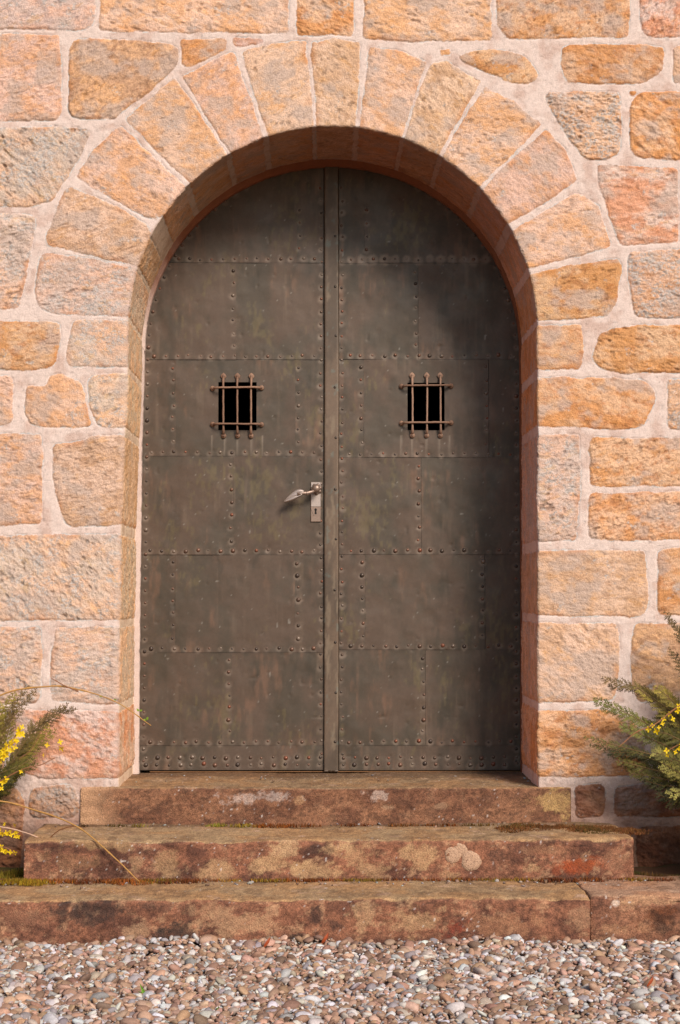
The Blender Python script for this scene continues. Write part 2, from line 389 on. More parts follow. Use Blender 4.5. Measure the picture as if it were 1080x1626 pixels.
def stone_look(X, Z, sd, idn, rev=False):
    """height above the wall plane and own colour, with the painted shade at the foot"""
    k = np.maximum(idn, 0); ang = KA[k]; sx = X + KS[k] * 0.37; sz = Z + KS[k] * 0.23
    ca, sa = np.cos(ang), np.sin(ang); u = sx * ca + sz * sa; v = -sx * sa + sz * ca
    low = fbm(sx / 0.11, sz / 0.11, 21, 3); mid = fbm(u / 0.024, v / 0.012, 25, 4, 0.62); fine = fbm(u / 0.011, v / 0.006, 31, 3, 0.65)
    pit = sst(0.70, 0.88, vn(u / 0.019, v / 0.010, 37) + 0.10 * fbm(u / 0.008, v / 0.005, 39, 2)) * sst(-0.3, 0.3, fbm(sx / 0.06, sz / 0.06, 41, 2))
    gz = v / 0.0125 + 1.6 * fbm(u / 0.06, v / 0.05, 45, 2); tool = np.abs(np.sin(gz)) ** 3 * sst(0.35, 0.65, vn(u / 0.045, np.floor(gz / math.pi) * 1.37, 47)) * sst(-0.25, 0.25, fbm(sx / 0.12, sz / 0.12, 49, 2) + 0.35 * KV[k][:, 0])
    crack = sst(0.030, 0.004, np.abs(fbm(u / 0.16, v / 0.055, 43, 4, 0.55) + 0.12)) * (KV[k][:, 1] + KV[k][:, 2] > 0.35) * sst(0.35, 0.6, vn(sx / 0.06, sz / 0.06, 48))
    ro = ROUGH[k] / 1000.0
    w_edge = 0.006 + 0.003 * vn(sx / 0.02, sz / 0.02, 44)
    inside = sst(-0.0005, 1, sd / w_edge)
    hs = PROUD[k] * (0.55 * inside + 0.45 * sst(0, 0.04, sd)) + inside * ro * (1.5 * low + (2.0 + 0.9 * KV[k][:, 0]) * mid + (1.5 + 1.1 * KV[k][:, 2]) * fine - (2.4 + 1.2 * KV[k][:, 1]) * pit * np.minimum(1, 1.4 / ROUGH[k]) - 1.8 * tool - 2.2 * crack)
    hm = (0.0019 + 0.0035 * sst(0.52, 0.42, Z)) * fbm(X / 0.02, Z / 0.02, 51, 4, 0.7) + 0.0012 * fbm(X / 0.09, Z / 0.09, 55, 2)
    hm = hm - 0.0024 * np.exp(-(np.abs(sd) / 0.0032) ** 2) * sst(0.30, 0.6, vn(X / 0.03, Z / 0.03, 57))
    h = hm + hs * (sd > -0.001)
    # colour
    c = CM[k]; a, b, fl = c[:, 0], c[:, 1], c[:, 2]
    gr = sst(0.0, 0.42, fbm(sx / 0.10 + 3, sz / 0.08, 69, 4, 0.6)) * 0.7
    t1 = sst(-0.30, 0.30, fbm(sx / 0.085, sz / 0.06, 61, 5, 0.62)); t2 = sst(0.05, 0.42, fbm(u / 0.035, v / 0.02, 65, 5, 0.7))
    cs = mixc(a, b, t1); cs = mixc(cs, fl, t2 * 0.6)
    cs = cs * np.array([1.03, 1.0, 1.01]) * (1 + 0.06 * KV[k][:, :1] + KV[k] * np.array([0.01, 0.02, 0.05]))
    cs = cs * (1 + 0.17 * fine + 0.12 * mid - (0.26 + 0.15 * KV[k][:, 1]) * pit - 0.08 * tool - 0.25 * crack)[:, None]
    yl = sst(0.2, 0.5, fbm(u / 0.05 + 7, v / 0.018, 67, 4, 0.65)); cs = cs * (1 + yl[:, None] * np.array([0.0, -0.08, -0.24]))
    cs = cs + (lin((200, 176, 162)) / LIT - cs) * gr[:, None]
    # grey lichen crusts
    li = sst(0.02, 0.22, fbm(sx / 0.045, sz / 0.04, 71, 5, 0.68) + np.where(ISK[k], 0.16, np.where(ISD[k], -0.02, -0.36)))
    grey = lin((205, 196, 190)) / LIT
    gv = (0.72 + 0.35 * vn(sx / 0.006, sz / 0.006, 75))[:, None] * grey
    cs = cs + (gv - cs) * (li * 0.75 * sst(-0.25, 0.2, fbm(sx / 0.007, sz / 0.006, 77, 2)))[:, None]
    # rusty rim that bleeds at the lower edge
    rim = sst(0.03, 0.0, sd) * sst(0.0, 0.5, fbm(X / 0.06, Z / 0.06, 79, 3)) * 0.5
    cs = cs + (lin((206, 132, 72)) / LIT - cs) * rim[:, None]
    cm = mixc(MORT + 0 * cs, MORT2 + 0 * cs, sst(-0.1, 0.6, fbm(X / 0.05, Z / 0.05, 81, 4)))
    cm = cm * (1 + 0.10 * fbm(X / 0.008, Z / 0.008, 82, 3, 0.7) - 0.25 * sst(0.86, 0.96, vn(X / 0.009, Z / 0.007, 84)))[:, None]
    lip = (np.abs(sd) < 0.0022) & (vn(X / 0.04, Z / 0.04, 83) > 0.62)
    cm = np.where(lip[:, None], lin((214, 208, 204)) / LIT, cm)
    lev = 0.001 + 0.0015 * fbm(X / 0.01, Z / 0.01, 85, 2)
    ts = sst(-0.0006, 0.0012, sd - lev)
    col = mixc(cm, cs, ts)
    # soil-stained foot of the wall; its lowest band has the shrub's shadow painted in
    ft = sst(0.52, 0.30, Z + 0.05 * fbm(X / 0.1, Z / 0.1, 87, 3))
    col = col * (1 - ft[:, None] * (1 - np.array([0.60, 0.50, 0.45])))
    foot_shade = sst(0.34, 0.20, Z + 0.04 * fbm(X / 0.08, Z / 0.08, 89, 4)); col = col * (1 - foot_shade[:, None] * (1 - np.array([0.36, 0.29, 0.25])))
    return h, col

def wall_piece(X0, X1, Z0, Z1, cell, hole):
    xs = np.arange(X0, X1 + cell / 2, cell); zs = np.arange(Z0, Z1 + cell / 2, cell)
    gx, gz = np.meshgrid(xs, zs, indexing='ij'); X = gx.ravel(); Z = gz.ravel(); F = grid_faces(len(xs), len(zs))
    cx = X[F].mean(1); cz = Z[F].mean(1)
    if hole is None:
        n, _, _ = n_out(cx, cz); F = F[(n > NB) | (cz < SILL - 0.035)]
        n, dx, dz = n_out(X, Z); mv = (n < NB + cell * 0.3) & (n > NB - cell * 1.2) & (Z > SILL - 0.035)
        X = np.where(mv, X + dx * (NB - n), X); Z = np.where(mv, Z + dz * (NB - n), Z)
    else:
        hx0, hx1, hz0, hz1 = hole
        F = F[~((cx > hx0) & (cx < hx1) & (cz > hz0) & (cz < hz1))]
    used = np.unique(F); mp = np.full(len(X), -1); mp[used] = np.arange(len(used)); X = X[used]; Z = Z[used]; F = mp[F]
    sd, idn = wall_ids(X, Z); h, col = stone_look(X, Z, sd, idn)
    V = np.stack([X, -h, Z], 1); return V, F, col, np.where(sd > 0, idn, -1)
NB = 0.026
cell = 0.0031
ix0, ix1, iz1 = at(E, 0).x, at(F_, 0).x, at(0, TP).z
ix0 = round(ix0 / 0.0124) * 0.0124; ix1 = round(ix1 / 0.0124) * 0.0124; iz1 = round(iz1 / 0.0124) * 0.0124
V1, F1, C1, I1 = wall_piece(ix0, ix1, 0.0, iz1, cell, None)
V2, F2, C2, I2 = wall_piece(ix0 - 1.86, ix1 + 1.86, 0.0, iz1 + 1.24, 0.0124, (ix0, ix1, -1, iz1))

# ring: rounded edge and reveal
zb = SILL - 0.04
nj = int((AZ - zb) / 0.0034); na = int(math.pi * AR / 0.0034)
zl = np.linspace(zb, AZ, nj, endpoint=False); th = np.linspace(math.pi, 0, na); zr = np.linspace(AZ, zb, nj + 1)[1:]
CX = np.concatenate([left_x(zl), AX + AR * np.cos(th), right_x(zr)]); CZ = np.concatenate([zl, AZ + AR * np.sin(th), zr])
_, NX, NZ = n_out(CX, CZ); NX[:nj] = -1; NZ[:nj] = 0; NX[nj + na:] = 1; NZ[nj + na:] = 0
U = np.concatenate([[0], np.cumsum(np.hypot(np.diff(CX), np.diff(CZ)))])
# visible edge of the door, on the door plane
dc = at(528, 560, R_DOOR); DR = 298 * (D_WALL + R_DOOR) / FPX; DX, DZ = dc.x, dc.z
dl = [at(221.5, 1232, R_DOOR), at(223.5, 950, R_DOOR), at(227, 700, R_DOOR)]
def dleft(Z): return np.interp(Z, [p.z for p in dl] + [DZ], [p.x for p in dl] + [DX - DR])
def dright(Z):
    a = at(827.5, 1232, R_DOOR); return np.interp(Z, [a.z, DZ], [a.x, DX + DR])
# inner lip point for each contour sample
LX = np.where(np.arange(len(CX)) < nj, dleft(CZ), np.where(np.arange(len(CX)) < nj + na, 0, dright(CZ))); LZ = CZ.copy()
sl = slice(nj, nj + na); LX[sl] = DX + DR * np.cos(th); LZ[sl] = np.maximum(DZ + DR * np.sin(th), LZ[sl] * 0 + DZ)
# joints between DZ and AZ: keep z of the arch spring smooth
n_l = (LX - CX) * NX + (LZ - CZ) * NZ
bad = n_l > -0.004; LX[bad] += NX[bad] * (-0.004 - n_l[bad]); LZ[bad] += NZ[bad] * (-0.004 - n_l[bad])
isleft = (np.arange(len(CX)) < nj + na * 0.12)
Rr = np.where(np.arange(len(CX)) < nj, 0.0215, 0.008 + 0.0135 * np.clip(1 - (np.arange(len(CX)) - nj) / (na * 0.2), 0, 1))
ids = []; prof = []
for nn in (NB + 0.009, NB + 0.004, NB, 0.0235): prof.append(('f', nn))
for q in range(0, 10): prof.append(('r', q / 9.0))
ys = np.arange(0.0305, R_DOOR - 0.047, 0.0045)
for yy in ys: prof.append(('d', yy))
for q in (0.12, 0.45, 0.8, 0.97, 1.0): prof.append(('l', q))
for yy in (R_DOOR - 0.02, R_DOOR + 0.02): prof.append(('e', yy))
sd1, id1 = wall_ids(CX + NX * 0.001, CZ + NZ * 0.001); sd1 = sd1 - 0.003
VR, CR, IR = [], [], []
for pi_, (t, a) in enumerate(prof):
    jit = 0.004 * fbm(U / 0.05, np.full_like(U, pi_ * 0.14), 91, 3)
    Uj = np.clip(U + jit, 0, U[-1]); jx = np.searchsorted(U, Uj).clip(0, len(U) - 1)
    if t in 'fr':
        if t == 'f': n = np.full_like(U, a); y0 = np.zeros_like(U) + (0.0014 if pi_ == 0 else (0.0004 if pi_ == 1 else 0)); phi = np.zeros_like(U)
        else:
            phi = a * math.pi / 2 + 0 * U; n = Rr * (1 - np.sin(phi)); y0 = Rr * (1 - np.cos(phi))
        px_ = CX + NX * n; pz_ = CZ + NZ * n
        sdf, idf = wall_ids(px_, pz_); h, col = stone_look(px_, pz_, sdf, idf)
        wgt = np.sin(phi) ** 2
        h2, col2 = stone_look(U, y0 + 3.0, sd1[jx], id1[jx]); h2 = h2 * 0.85
        h = h * (1 - wgt) + h2 * wgt; col = col * (1 - wgt)[:, None] + col2 * wgt[:, None]; I = np.where(sdf > 0, idf, -1)
    elif t == 'd':
        phi = np.full_like(U, math.pi / 2); n = 0 * U; y0 = np.full_like(U, a)
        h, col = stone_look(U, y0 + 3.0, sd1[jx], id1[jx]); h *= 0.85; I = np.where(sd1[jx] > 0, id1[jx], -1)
        px_, pz_ = CX, CZ
    if t in 'frd':
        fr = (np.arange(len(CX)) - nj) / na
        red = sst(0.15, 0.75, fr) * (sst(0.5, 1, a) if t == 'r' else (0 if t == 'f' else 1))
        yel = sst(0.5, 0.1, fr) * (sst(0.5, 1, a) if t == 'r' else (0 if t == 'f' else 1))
        tint = np.stack([1 + 0.08 * red + 0.06 * yel, 1 - 0.22 * red - 0.03 * yel, 1 - 0.30 * red - 0.24 * yel], 1) * (1 + 0.5 * sst(0.82, 0.95, fr) * (0 if t == 'f' else (sst(0.5, 1, a) if t == 'r' else 1)) + (0.20 * sst(0.3, 0.1, fr) - 0.18 * sst(0.2, 0.35, fr) * sst(0.9, 0.7, fr)) * (0 if t == 'f' else (sst(0.5, 1, a) if t == 'r' else 1)))[:, None]  # jamb reveals lifted, soffit dimmed: light and shade put into the tint
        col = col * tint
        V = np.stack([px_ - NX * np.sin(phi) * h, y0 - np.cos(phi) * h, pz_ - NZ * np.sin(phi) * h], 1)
    else:
        q = a if t == 'l' else 1.0
        y0 = R_DOOR - 0.047 + 0.014 * q if t == 'l' else a
        wob = 0.0018 * fbm(U / 0.03, np.full_like(U, pi_ * 0.3), 95, 3)
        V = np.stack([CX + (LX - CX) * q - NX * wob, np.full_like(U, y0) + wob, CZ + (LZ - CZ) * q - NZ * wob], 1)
        fr = (np.arange(len(CX)) - nj) / na
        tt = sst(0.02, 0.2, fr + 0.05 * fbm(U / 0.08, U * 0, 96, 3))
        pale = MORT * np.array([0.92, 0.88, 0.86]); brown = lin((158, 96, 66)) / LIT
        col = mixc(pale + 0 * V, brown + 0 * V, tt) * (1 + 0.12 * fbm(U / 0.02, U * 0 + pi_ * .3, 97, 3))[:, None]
        I = np.full(len(U), -2)
    VR.append(V); CR.append(col); IR.append(I)
VR = np.concatenate(VR); CR = np.concatenate(CR); IR = np.concatenate(IR)
FR = grid_faces(len(prof), len(U))[:, ::-1]
fi = FR[:, 0] % len(U)
# put all together, split by what the face belongs to
ntop = np.where(fi < nj, 0, np.where(fi < nj + na, 1, 2))
root_wall = empty('stone_wall', (0, 0, 0), 'rough sandstone block wall with pale mortar joints around the arched doorway', 'wall')
def kind_arr(I):
    K = np.zeros(len(I), dtype=int)                      # 0 mortar 1 masonry 2 arch 3 jamb
    ks = np.array([{'m': 1, 'a': 2, 'j': 3}[s[0]] for s in S]); ok = I >= 0; K[ok] = ks[I[ok]]; return K
VV = np.concatenate([V1, V2, VR]); CC = np.concatenate([C1, C2, CR])
FF = np.concatenate([F1, F2 + len(V1), FR + len(V1) + len(V2)])
KK = np.concatenate([kind_arr(I1), kind_arr(I2), kind_arr(IR)])
FK = np.max(KK[FF], axis=1)
rowi = np.concatenate([np.full(len(F1) + len(F2), -1), FR.min(1) // len(U)])
midx = VV[FF[:, 0], 0] > AX
for name, sel, mt in (('mortar', FK == 0, M_MORTAR), ('masonry', FK == 1, M_STONE), ('arch', FK == 2, M_STONE),
                      ('jamb', (FK == 3) & ~midx, M_STONE), ('jamb', (FK == 3) & midx, M_STONE)):
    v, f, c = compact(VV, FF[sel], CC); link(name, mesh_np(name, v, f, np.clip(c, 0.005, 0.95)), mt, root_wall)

# dark hall behind the doors
b = MB(); x0, x1, z0, z1, y0, y1 = AX - 1.0, AX + 1.0, -0.1, AZ + AR + 0.15, 0.03, 2.6
vs = [(x0, y0, z0), (x1, y0, z0), (x1, y0, z1), (x0, y0, z1), (x0, y1, z0), (x1, y1, z0), (x1, y1, z1), (x0, y1, z1)]
b.add(vs, [(0, 1, 5, 4), (1, 2, 6, 5), (2, 3, 7, 6), (3, 0, 4, 7), (4, 5, 6, 7)])
tag(b.build('hall_interior', M_DARK, smooth=False), kind='structure')
b = MB(); b.box((ix0 - 1.8, 0.06, -0.3), (AX - 1.02, 0.9, iz1 + 1.2)); b.box((AX + 1.02, 0.06, -0.3), (ix1 + 1.8, 0.9, iz1 + 1.2)); b.box((AX - 1.02, 0.06, AZ + AR + 0.2), (AX + 1.02, 0.9, iz1 + 1.2))
b.build('core', M_MORTAR, root_wall, smooth=False)

# ------------------------------------------------------------------ door leaves
DS = (D_WALL + R_DOOR) / FPX
def dp(px, py, off=0.0):
    p = at(px, py, R_DOOR - off); return p.x, p.z
rng = random.Random(8)
ZB = dp(500, 1222)[1]
def arc_edge(py, side, inset):
    """px of the door's visible edge at a row, moved inwards"""
    if py >= 560: xx = (222 + (1224 - py) / 664 * 7) if side < 0 else 826.5
    else:
        q = 298 ** 2 - (560 - py) ** 2; q = math.sqrt(max(q, 0)); xx = 528 - q if side < 0 else 528 + q
    return xx + inset * (-side)
def line_pts(x0, y0, x1, y1, step=19.3):
    L = math.hypot(x1 - x0, y1 - y0); n = max(1, round(L / step))
    return [(x0 + (x1 - x0) * i / n + rng.uniform(-1.5, 1.5), y0 + (y1 - y0) * i / n + rng.uniform(-1.5, 1.5)) for i in range(n + 1)]
ROWS = {-1: [258, 417.5, 571, 724, 880.5, 1035.5, 1183, 1222], 1: [258, 418, 570.5, 726, 880, 1031, 1183, 1222]}
COLS = {-1: [[472], [375], [279, 469], [371], [279, 468.5], [368], []], 1: [[579], [664], [578, 776], [669], [580, 770], [676], []]}
XIN = {-1: 514.0, 1: 538.5}
def rivets(side):
    R = []
    rows = ROWS[side]; cols = COLS[side]
    for k in range(1, 7):                                             # along the horizontal seams
        y = rows[k] - 5.5
        a, bb = (arc_edge(y, -1, 9), 505) if side < 0 else (549, arc_edge(y, 1, 10))
        for p in line_pts(a + rng.uniform(3, 10), y, bb - 6, y, 18.6): R.append((*p, 'row%d' % k))
    for y in (1202.5, 1213.5):
        a, bb = (231, 508) if side < 0 else (545, 820)
        for p in line_pts(a, y, bb, y, 18.5): R.append((*p, 'foot'))
    for k in range(6):                                                # down the upright seams
        for c in cols[k]:
            xx = c + (4 if side < 0 else 4) * (1 if k in (0,) or (c > 440 and side < 0) else -1)
            y0 = rows[k] + 13 if k else 335
            for p in line_pts(xx, y0, xx, rows[k + 1] - 22): R.append((*p, 'col'))
    # outer edge, following the arch
    y = 1208; last = None
    while True:
        xx = arc_edge(y, side, 7.0 if side > 0 else 6.0); R.append((xx, y, 'edge'))
        if y < 560:
            c_ = min(0.999, (560 - y) / 298); dy = 19 * math.sqrt(max(1 - c_ * c_, 0.02))
        else: dy = 19.3
        y -= dy
        if (560 - y) > 262: break
    for p in line_pts(510 if side < 0 else 543, 300, 510 if side < 0 else 543, 1196, 19.4): R.append((*p, 'inner'))
    out = []
    for (x, y, t) in R:
        big = rng.random()
        if 230 < x < 838 and y > 560 - 292: out.append([x, y, t, big])
        elif t in ('edge', 'foot'): out.append([x, y, t, big])
    return out
WIN = {-1: (347, 607, 407.5, 683.5), 1: (647, 608, 706, 683.5)}
def sheet(parent, px0, px1, py0, py1, side, off0, off1, rv, seed):
    """one metal sheet, top edge at off0 and bottom edge at off1 from the door plane (mm), with dents and a worn patina"""
    X0, Z1 = dp(px0, py0); X1, Z0 = dp(px1, py1)
    st_ = 0.005
    nx = max(3, int((X1 - X0) / st_)); nz = max(3, int((Z1 - Z0) / st_))
    w_ = WIN[side]; hx0, hz1 = dp(w_[0], w_[1]); hx1, hz0 = dp(w_[2], w_[3])
    xs = np.linspace(X0, X1, nx + 1); zs = np.linspace(Z0, Z1, nz + 1)
    if py0 < 600 < py1:
        for hv in (hx0, hx1):
            if X0 < hv < X1: xs[np.argmin(abs(xs - hv))] = hv
        for hv in (hz0, hz1): zs[np.argmin(abs(zs - hv))] = hv
    gx, gz = np.meshgrid(xs, zs, indexing='ij'); X = gx.ravel(); Z = gz.ravel(); F = grid_faces(len(xs), len(zs))
    cx = X[F].mean(1); cz = Z[F].mean(1)
    keep = ~((cx > hx0) & (cx < hx1) & (cz > hz0) & (cz < hz1)) if py0 < 600 < py1 else np.ones(len(F), bool)
    keep &= ~((cz > DZ) & (np.hypot(cx - DX, cz - DZ) > DR + 0.012)) & ((cz > DZ) | ((cx > dleft(cz) - 0.004) & (cx < dright(cz) + 0.006)))
    F = F[keep]
    t = (Z1 - Z) / (Z1 - Z0)
    off = (off0 + (off1 - off0) * t) / 1000
    off = off + 0.0021 * fbm(X / 0.16, Z / 0.16, 101 + seed, 3) + 0.0007 * fbm(X / 0.045, Z / 0.045, 104, 2)
    dn = vn(X / 0.022 + seed * 3, Z / 0.022, 107); off -= 0.0012 * sst(0.93, 1.0, dn)
    # colour: brown patina, olive clouds, upright run marks
    base = np.array([lin((122, 100, 84)), lin((107, 93, 78)), lin((140, 118, 99)), lin((138, 122, 84)), lin((82, 75, 63))]) / 2.35
    c = mixc(base[0] + 0 * X[:, None], base[1] + 0 * X[:, None], sst(-0.3, 0.4, fbm(X / 0.13 + seed, Z / 0.17, 111, 5, 0.6)))
    run = fbm(X / 0.022 + seed * 5, Z / 0.30, 117, 4, 0.6)
    c = mixc(c, base[2] + 0 * c, sst(0.08, 0.6, run) * 0.7 * sst(-0.4, 0.4, fbm(X / 0.1, Z / 0.1, 119, 3)))
    c = mixc(c, base[4] + 0 * c, sst(0.1, 0.6, fbm(X / 0.05 + 9, Z / 0.16 + seed, 123, 4, 0.6)) * 0.5)
    c = mixc(c, base[3] * 1.2 + 0 * c, sst(0.30, 0.6, fbm(X / 0.12 + 3, Z / 0.2, 127, 2) * 0.6 + 0.5 * fbm(X / 0.012, Z / 0.03, 129, 3)) * 0.42)
    cp = sst(0.1, 0.6, fbm(X / 0.03 + seed * 2, Z / 0.13, 128, 4, 0.6)) * sst(0.0, 0.4, fbm(X / 0.2 + seed, Z / 0.2, 130, 2)); c = mixc(c, lin((168, 124, 98)) / 1.95 + 0 * c, cp * 0.35)
    sp = vn(X / 0.009, Z / 0.014, 131); c = mixc(c, lin((165, 158, 148)) / 1.5 + 0 * c, sst(0.965, 0.995, sp) * 0.6)
    pxs = (X - X0) / (X1 - X0); edge = np.minimum(Z - Z0, Z1 - Z)
    c = c * (1 - 0.10 * sst(0.010, 0.0, edge))[:, None]
    for (rx, ry, rt, big) in rv:
        if not (px0 - 8 < rx < px1 + 8 and py0 - 8 < ry < py1 + 8): continue
        qx, qz = dp(rx, ry); hr = 0.011 + 0.010 * big + (0.010 if side > 0 and rt in ('row1',) else 0)
        mk = np.nonzero((abs(X - qx) < hr * 1.5) & (abs(Z - qz) < hr * 1.5))[0]
        if not len(mk): continue
        d = np.hypot(X[mk] - qx, Z[mk] - qz + 0.003) * (1 + 0.25 * fbm(X[mk] / 0.01, Z[mk] / 0.01, 133, 2))
        g = sst(hr, hr * 0.45, d) * (0.15 + 0.4 * ((big * 7.3) % 1) if not (side > 0 and rt == 'row1') else 0.6)
        c[mk] = mixc(c[mk], lin((150, 130, 114)) / 1.5 + 0 * c[mk], g)
        off[mk] -= 0.0007 * sst(0.014, 0.004, d)
    # pale drips below the bars of the opening
    if py0 < 600 < py1:
        for sx in (w_[0] - 9, w_[2] + 9, w_[0] + 8, w_[0] + 30, w_[2] - 8):
            qx, qz = dp(sx + rng.uniform(-2, 2), w_[3] + 8)
            g = sst(0.006, 0.0, abs(X - qx + 0.002 * fbm(Z / 0.03, Z * 0 + sx, 137, 2))) * (Z < qz) * sst(qz - rng.uniform(0.1, 0.16), qz, Z)
            c = mixc(c, lin((162, 146, 130)) / 1.5 + 0 * c, g * 0.5)
    V = np.stack([X, R_DOOR - off, Z], 1)
    # folded rim: edges turned back 2 mm
    n = len(X); V2_ = V.copy(); V2_[:, 1] = R_DOOR + 0.003
    ny = len(zs); bi = np.array([i * ny for i in range(len(xs))]); ti = bi + ny - 1; li_ = np.arange(ny); ri = (len(xs) - 1) * ny + np.arange(ny)
    rim = []
    usedv = np.zeros(n, bool); usedv[F.ravel()] = True
    for seq in (bi, ri, ti[::-1], li_[::-1]):
        for a_, b_ in zip(seq[:-1], seq[1:]):
            if usedv[a_] and usedv[b_]: rim.append((a_ + n, b_ + n, b_ + 2 * n, a_ + 2 * n))
    Vall = np.concatenate([V, V2_, V]); Call = np.concatenate([c, c * 0.8, c]); Fall = np.concatenate([F, np.array(rim, dtype=int).reshape(-1, 4)])
    v, f, cc = compact(Vall, Fall, Call)
    return link('metal_sheet', mesh_np('metal_sheet', v, f, np.clip(cc, 0.004, 0.9)), M_METAL, parent)

def rivet_shape(mb, c, r, hgt, col, n=8):
    vs = []; rings = [(1.0, 0.0), (0.86, 0.5), (0.5, 0.86)]
    for (q, hh) in rings:
        for k in range(n):
            a = 2 * math.pi * k / n; vs.append((c[0] + r * q * math.cos(a), c[1] - hgt * hh, c[2] + r * q * math.sin(a)))
    vs.append((c[0], c[1] - hgt, c[2])); fs = []
    for i in range(2):
        for k in range(n): fs.append((i * n + k, (i + 1) * n + k, (i + 1) * n + (k + 1) % n, i * n + (k + 1) % n)[::-1])
    for k in range(n): fs.append((2 * n + k, 2 * n + (k + 1) % n, 3 * n))
    mb.add(vs, fs, col)

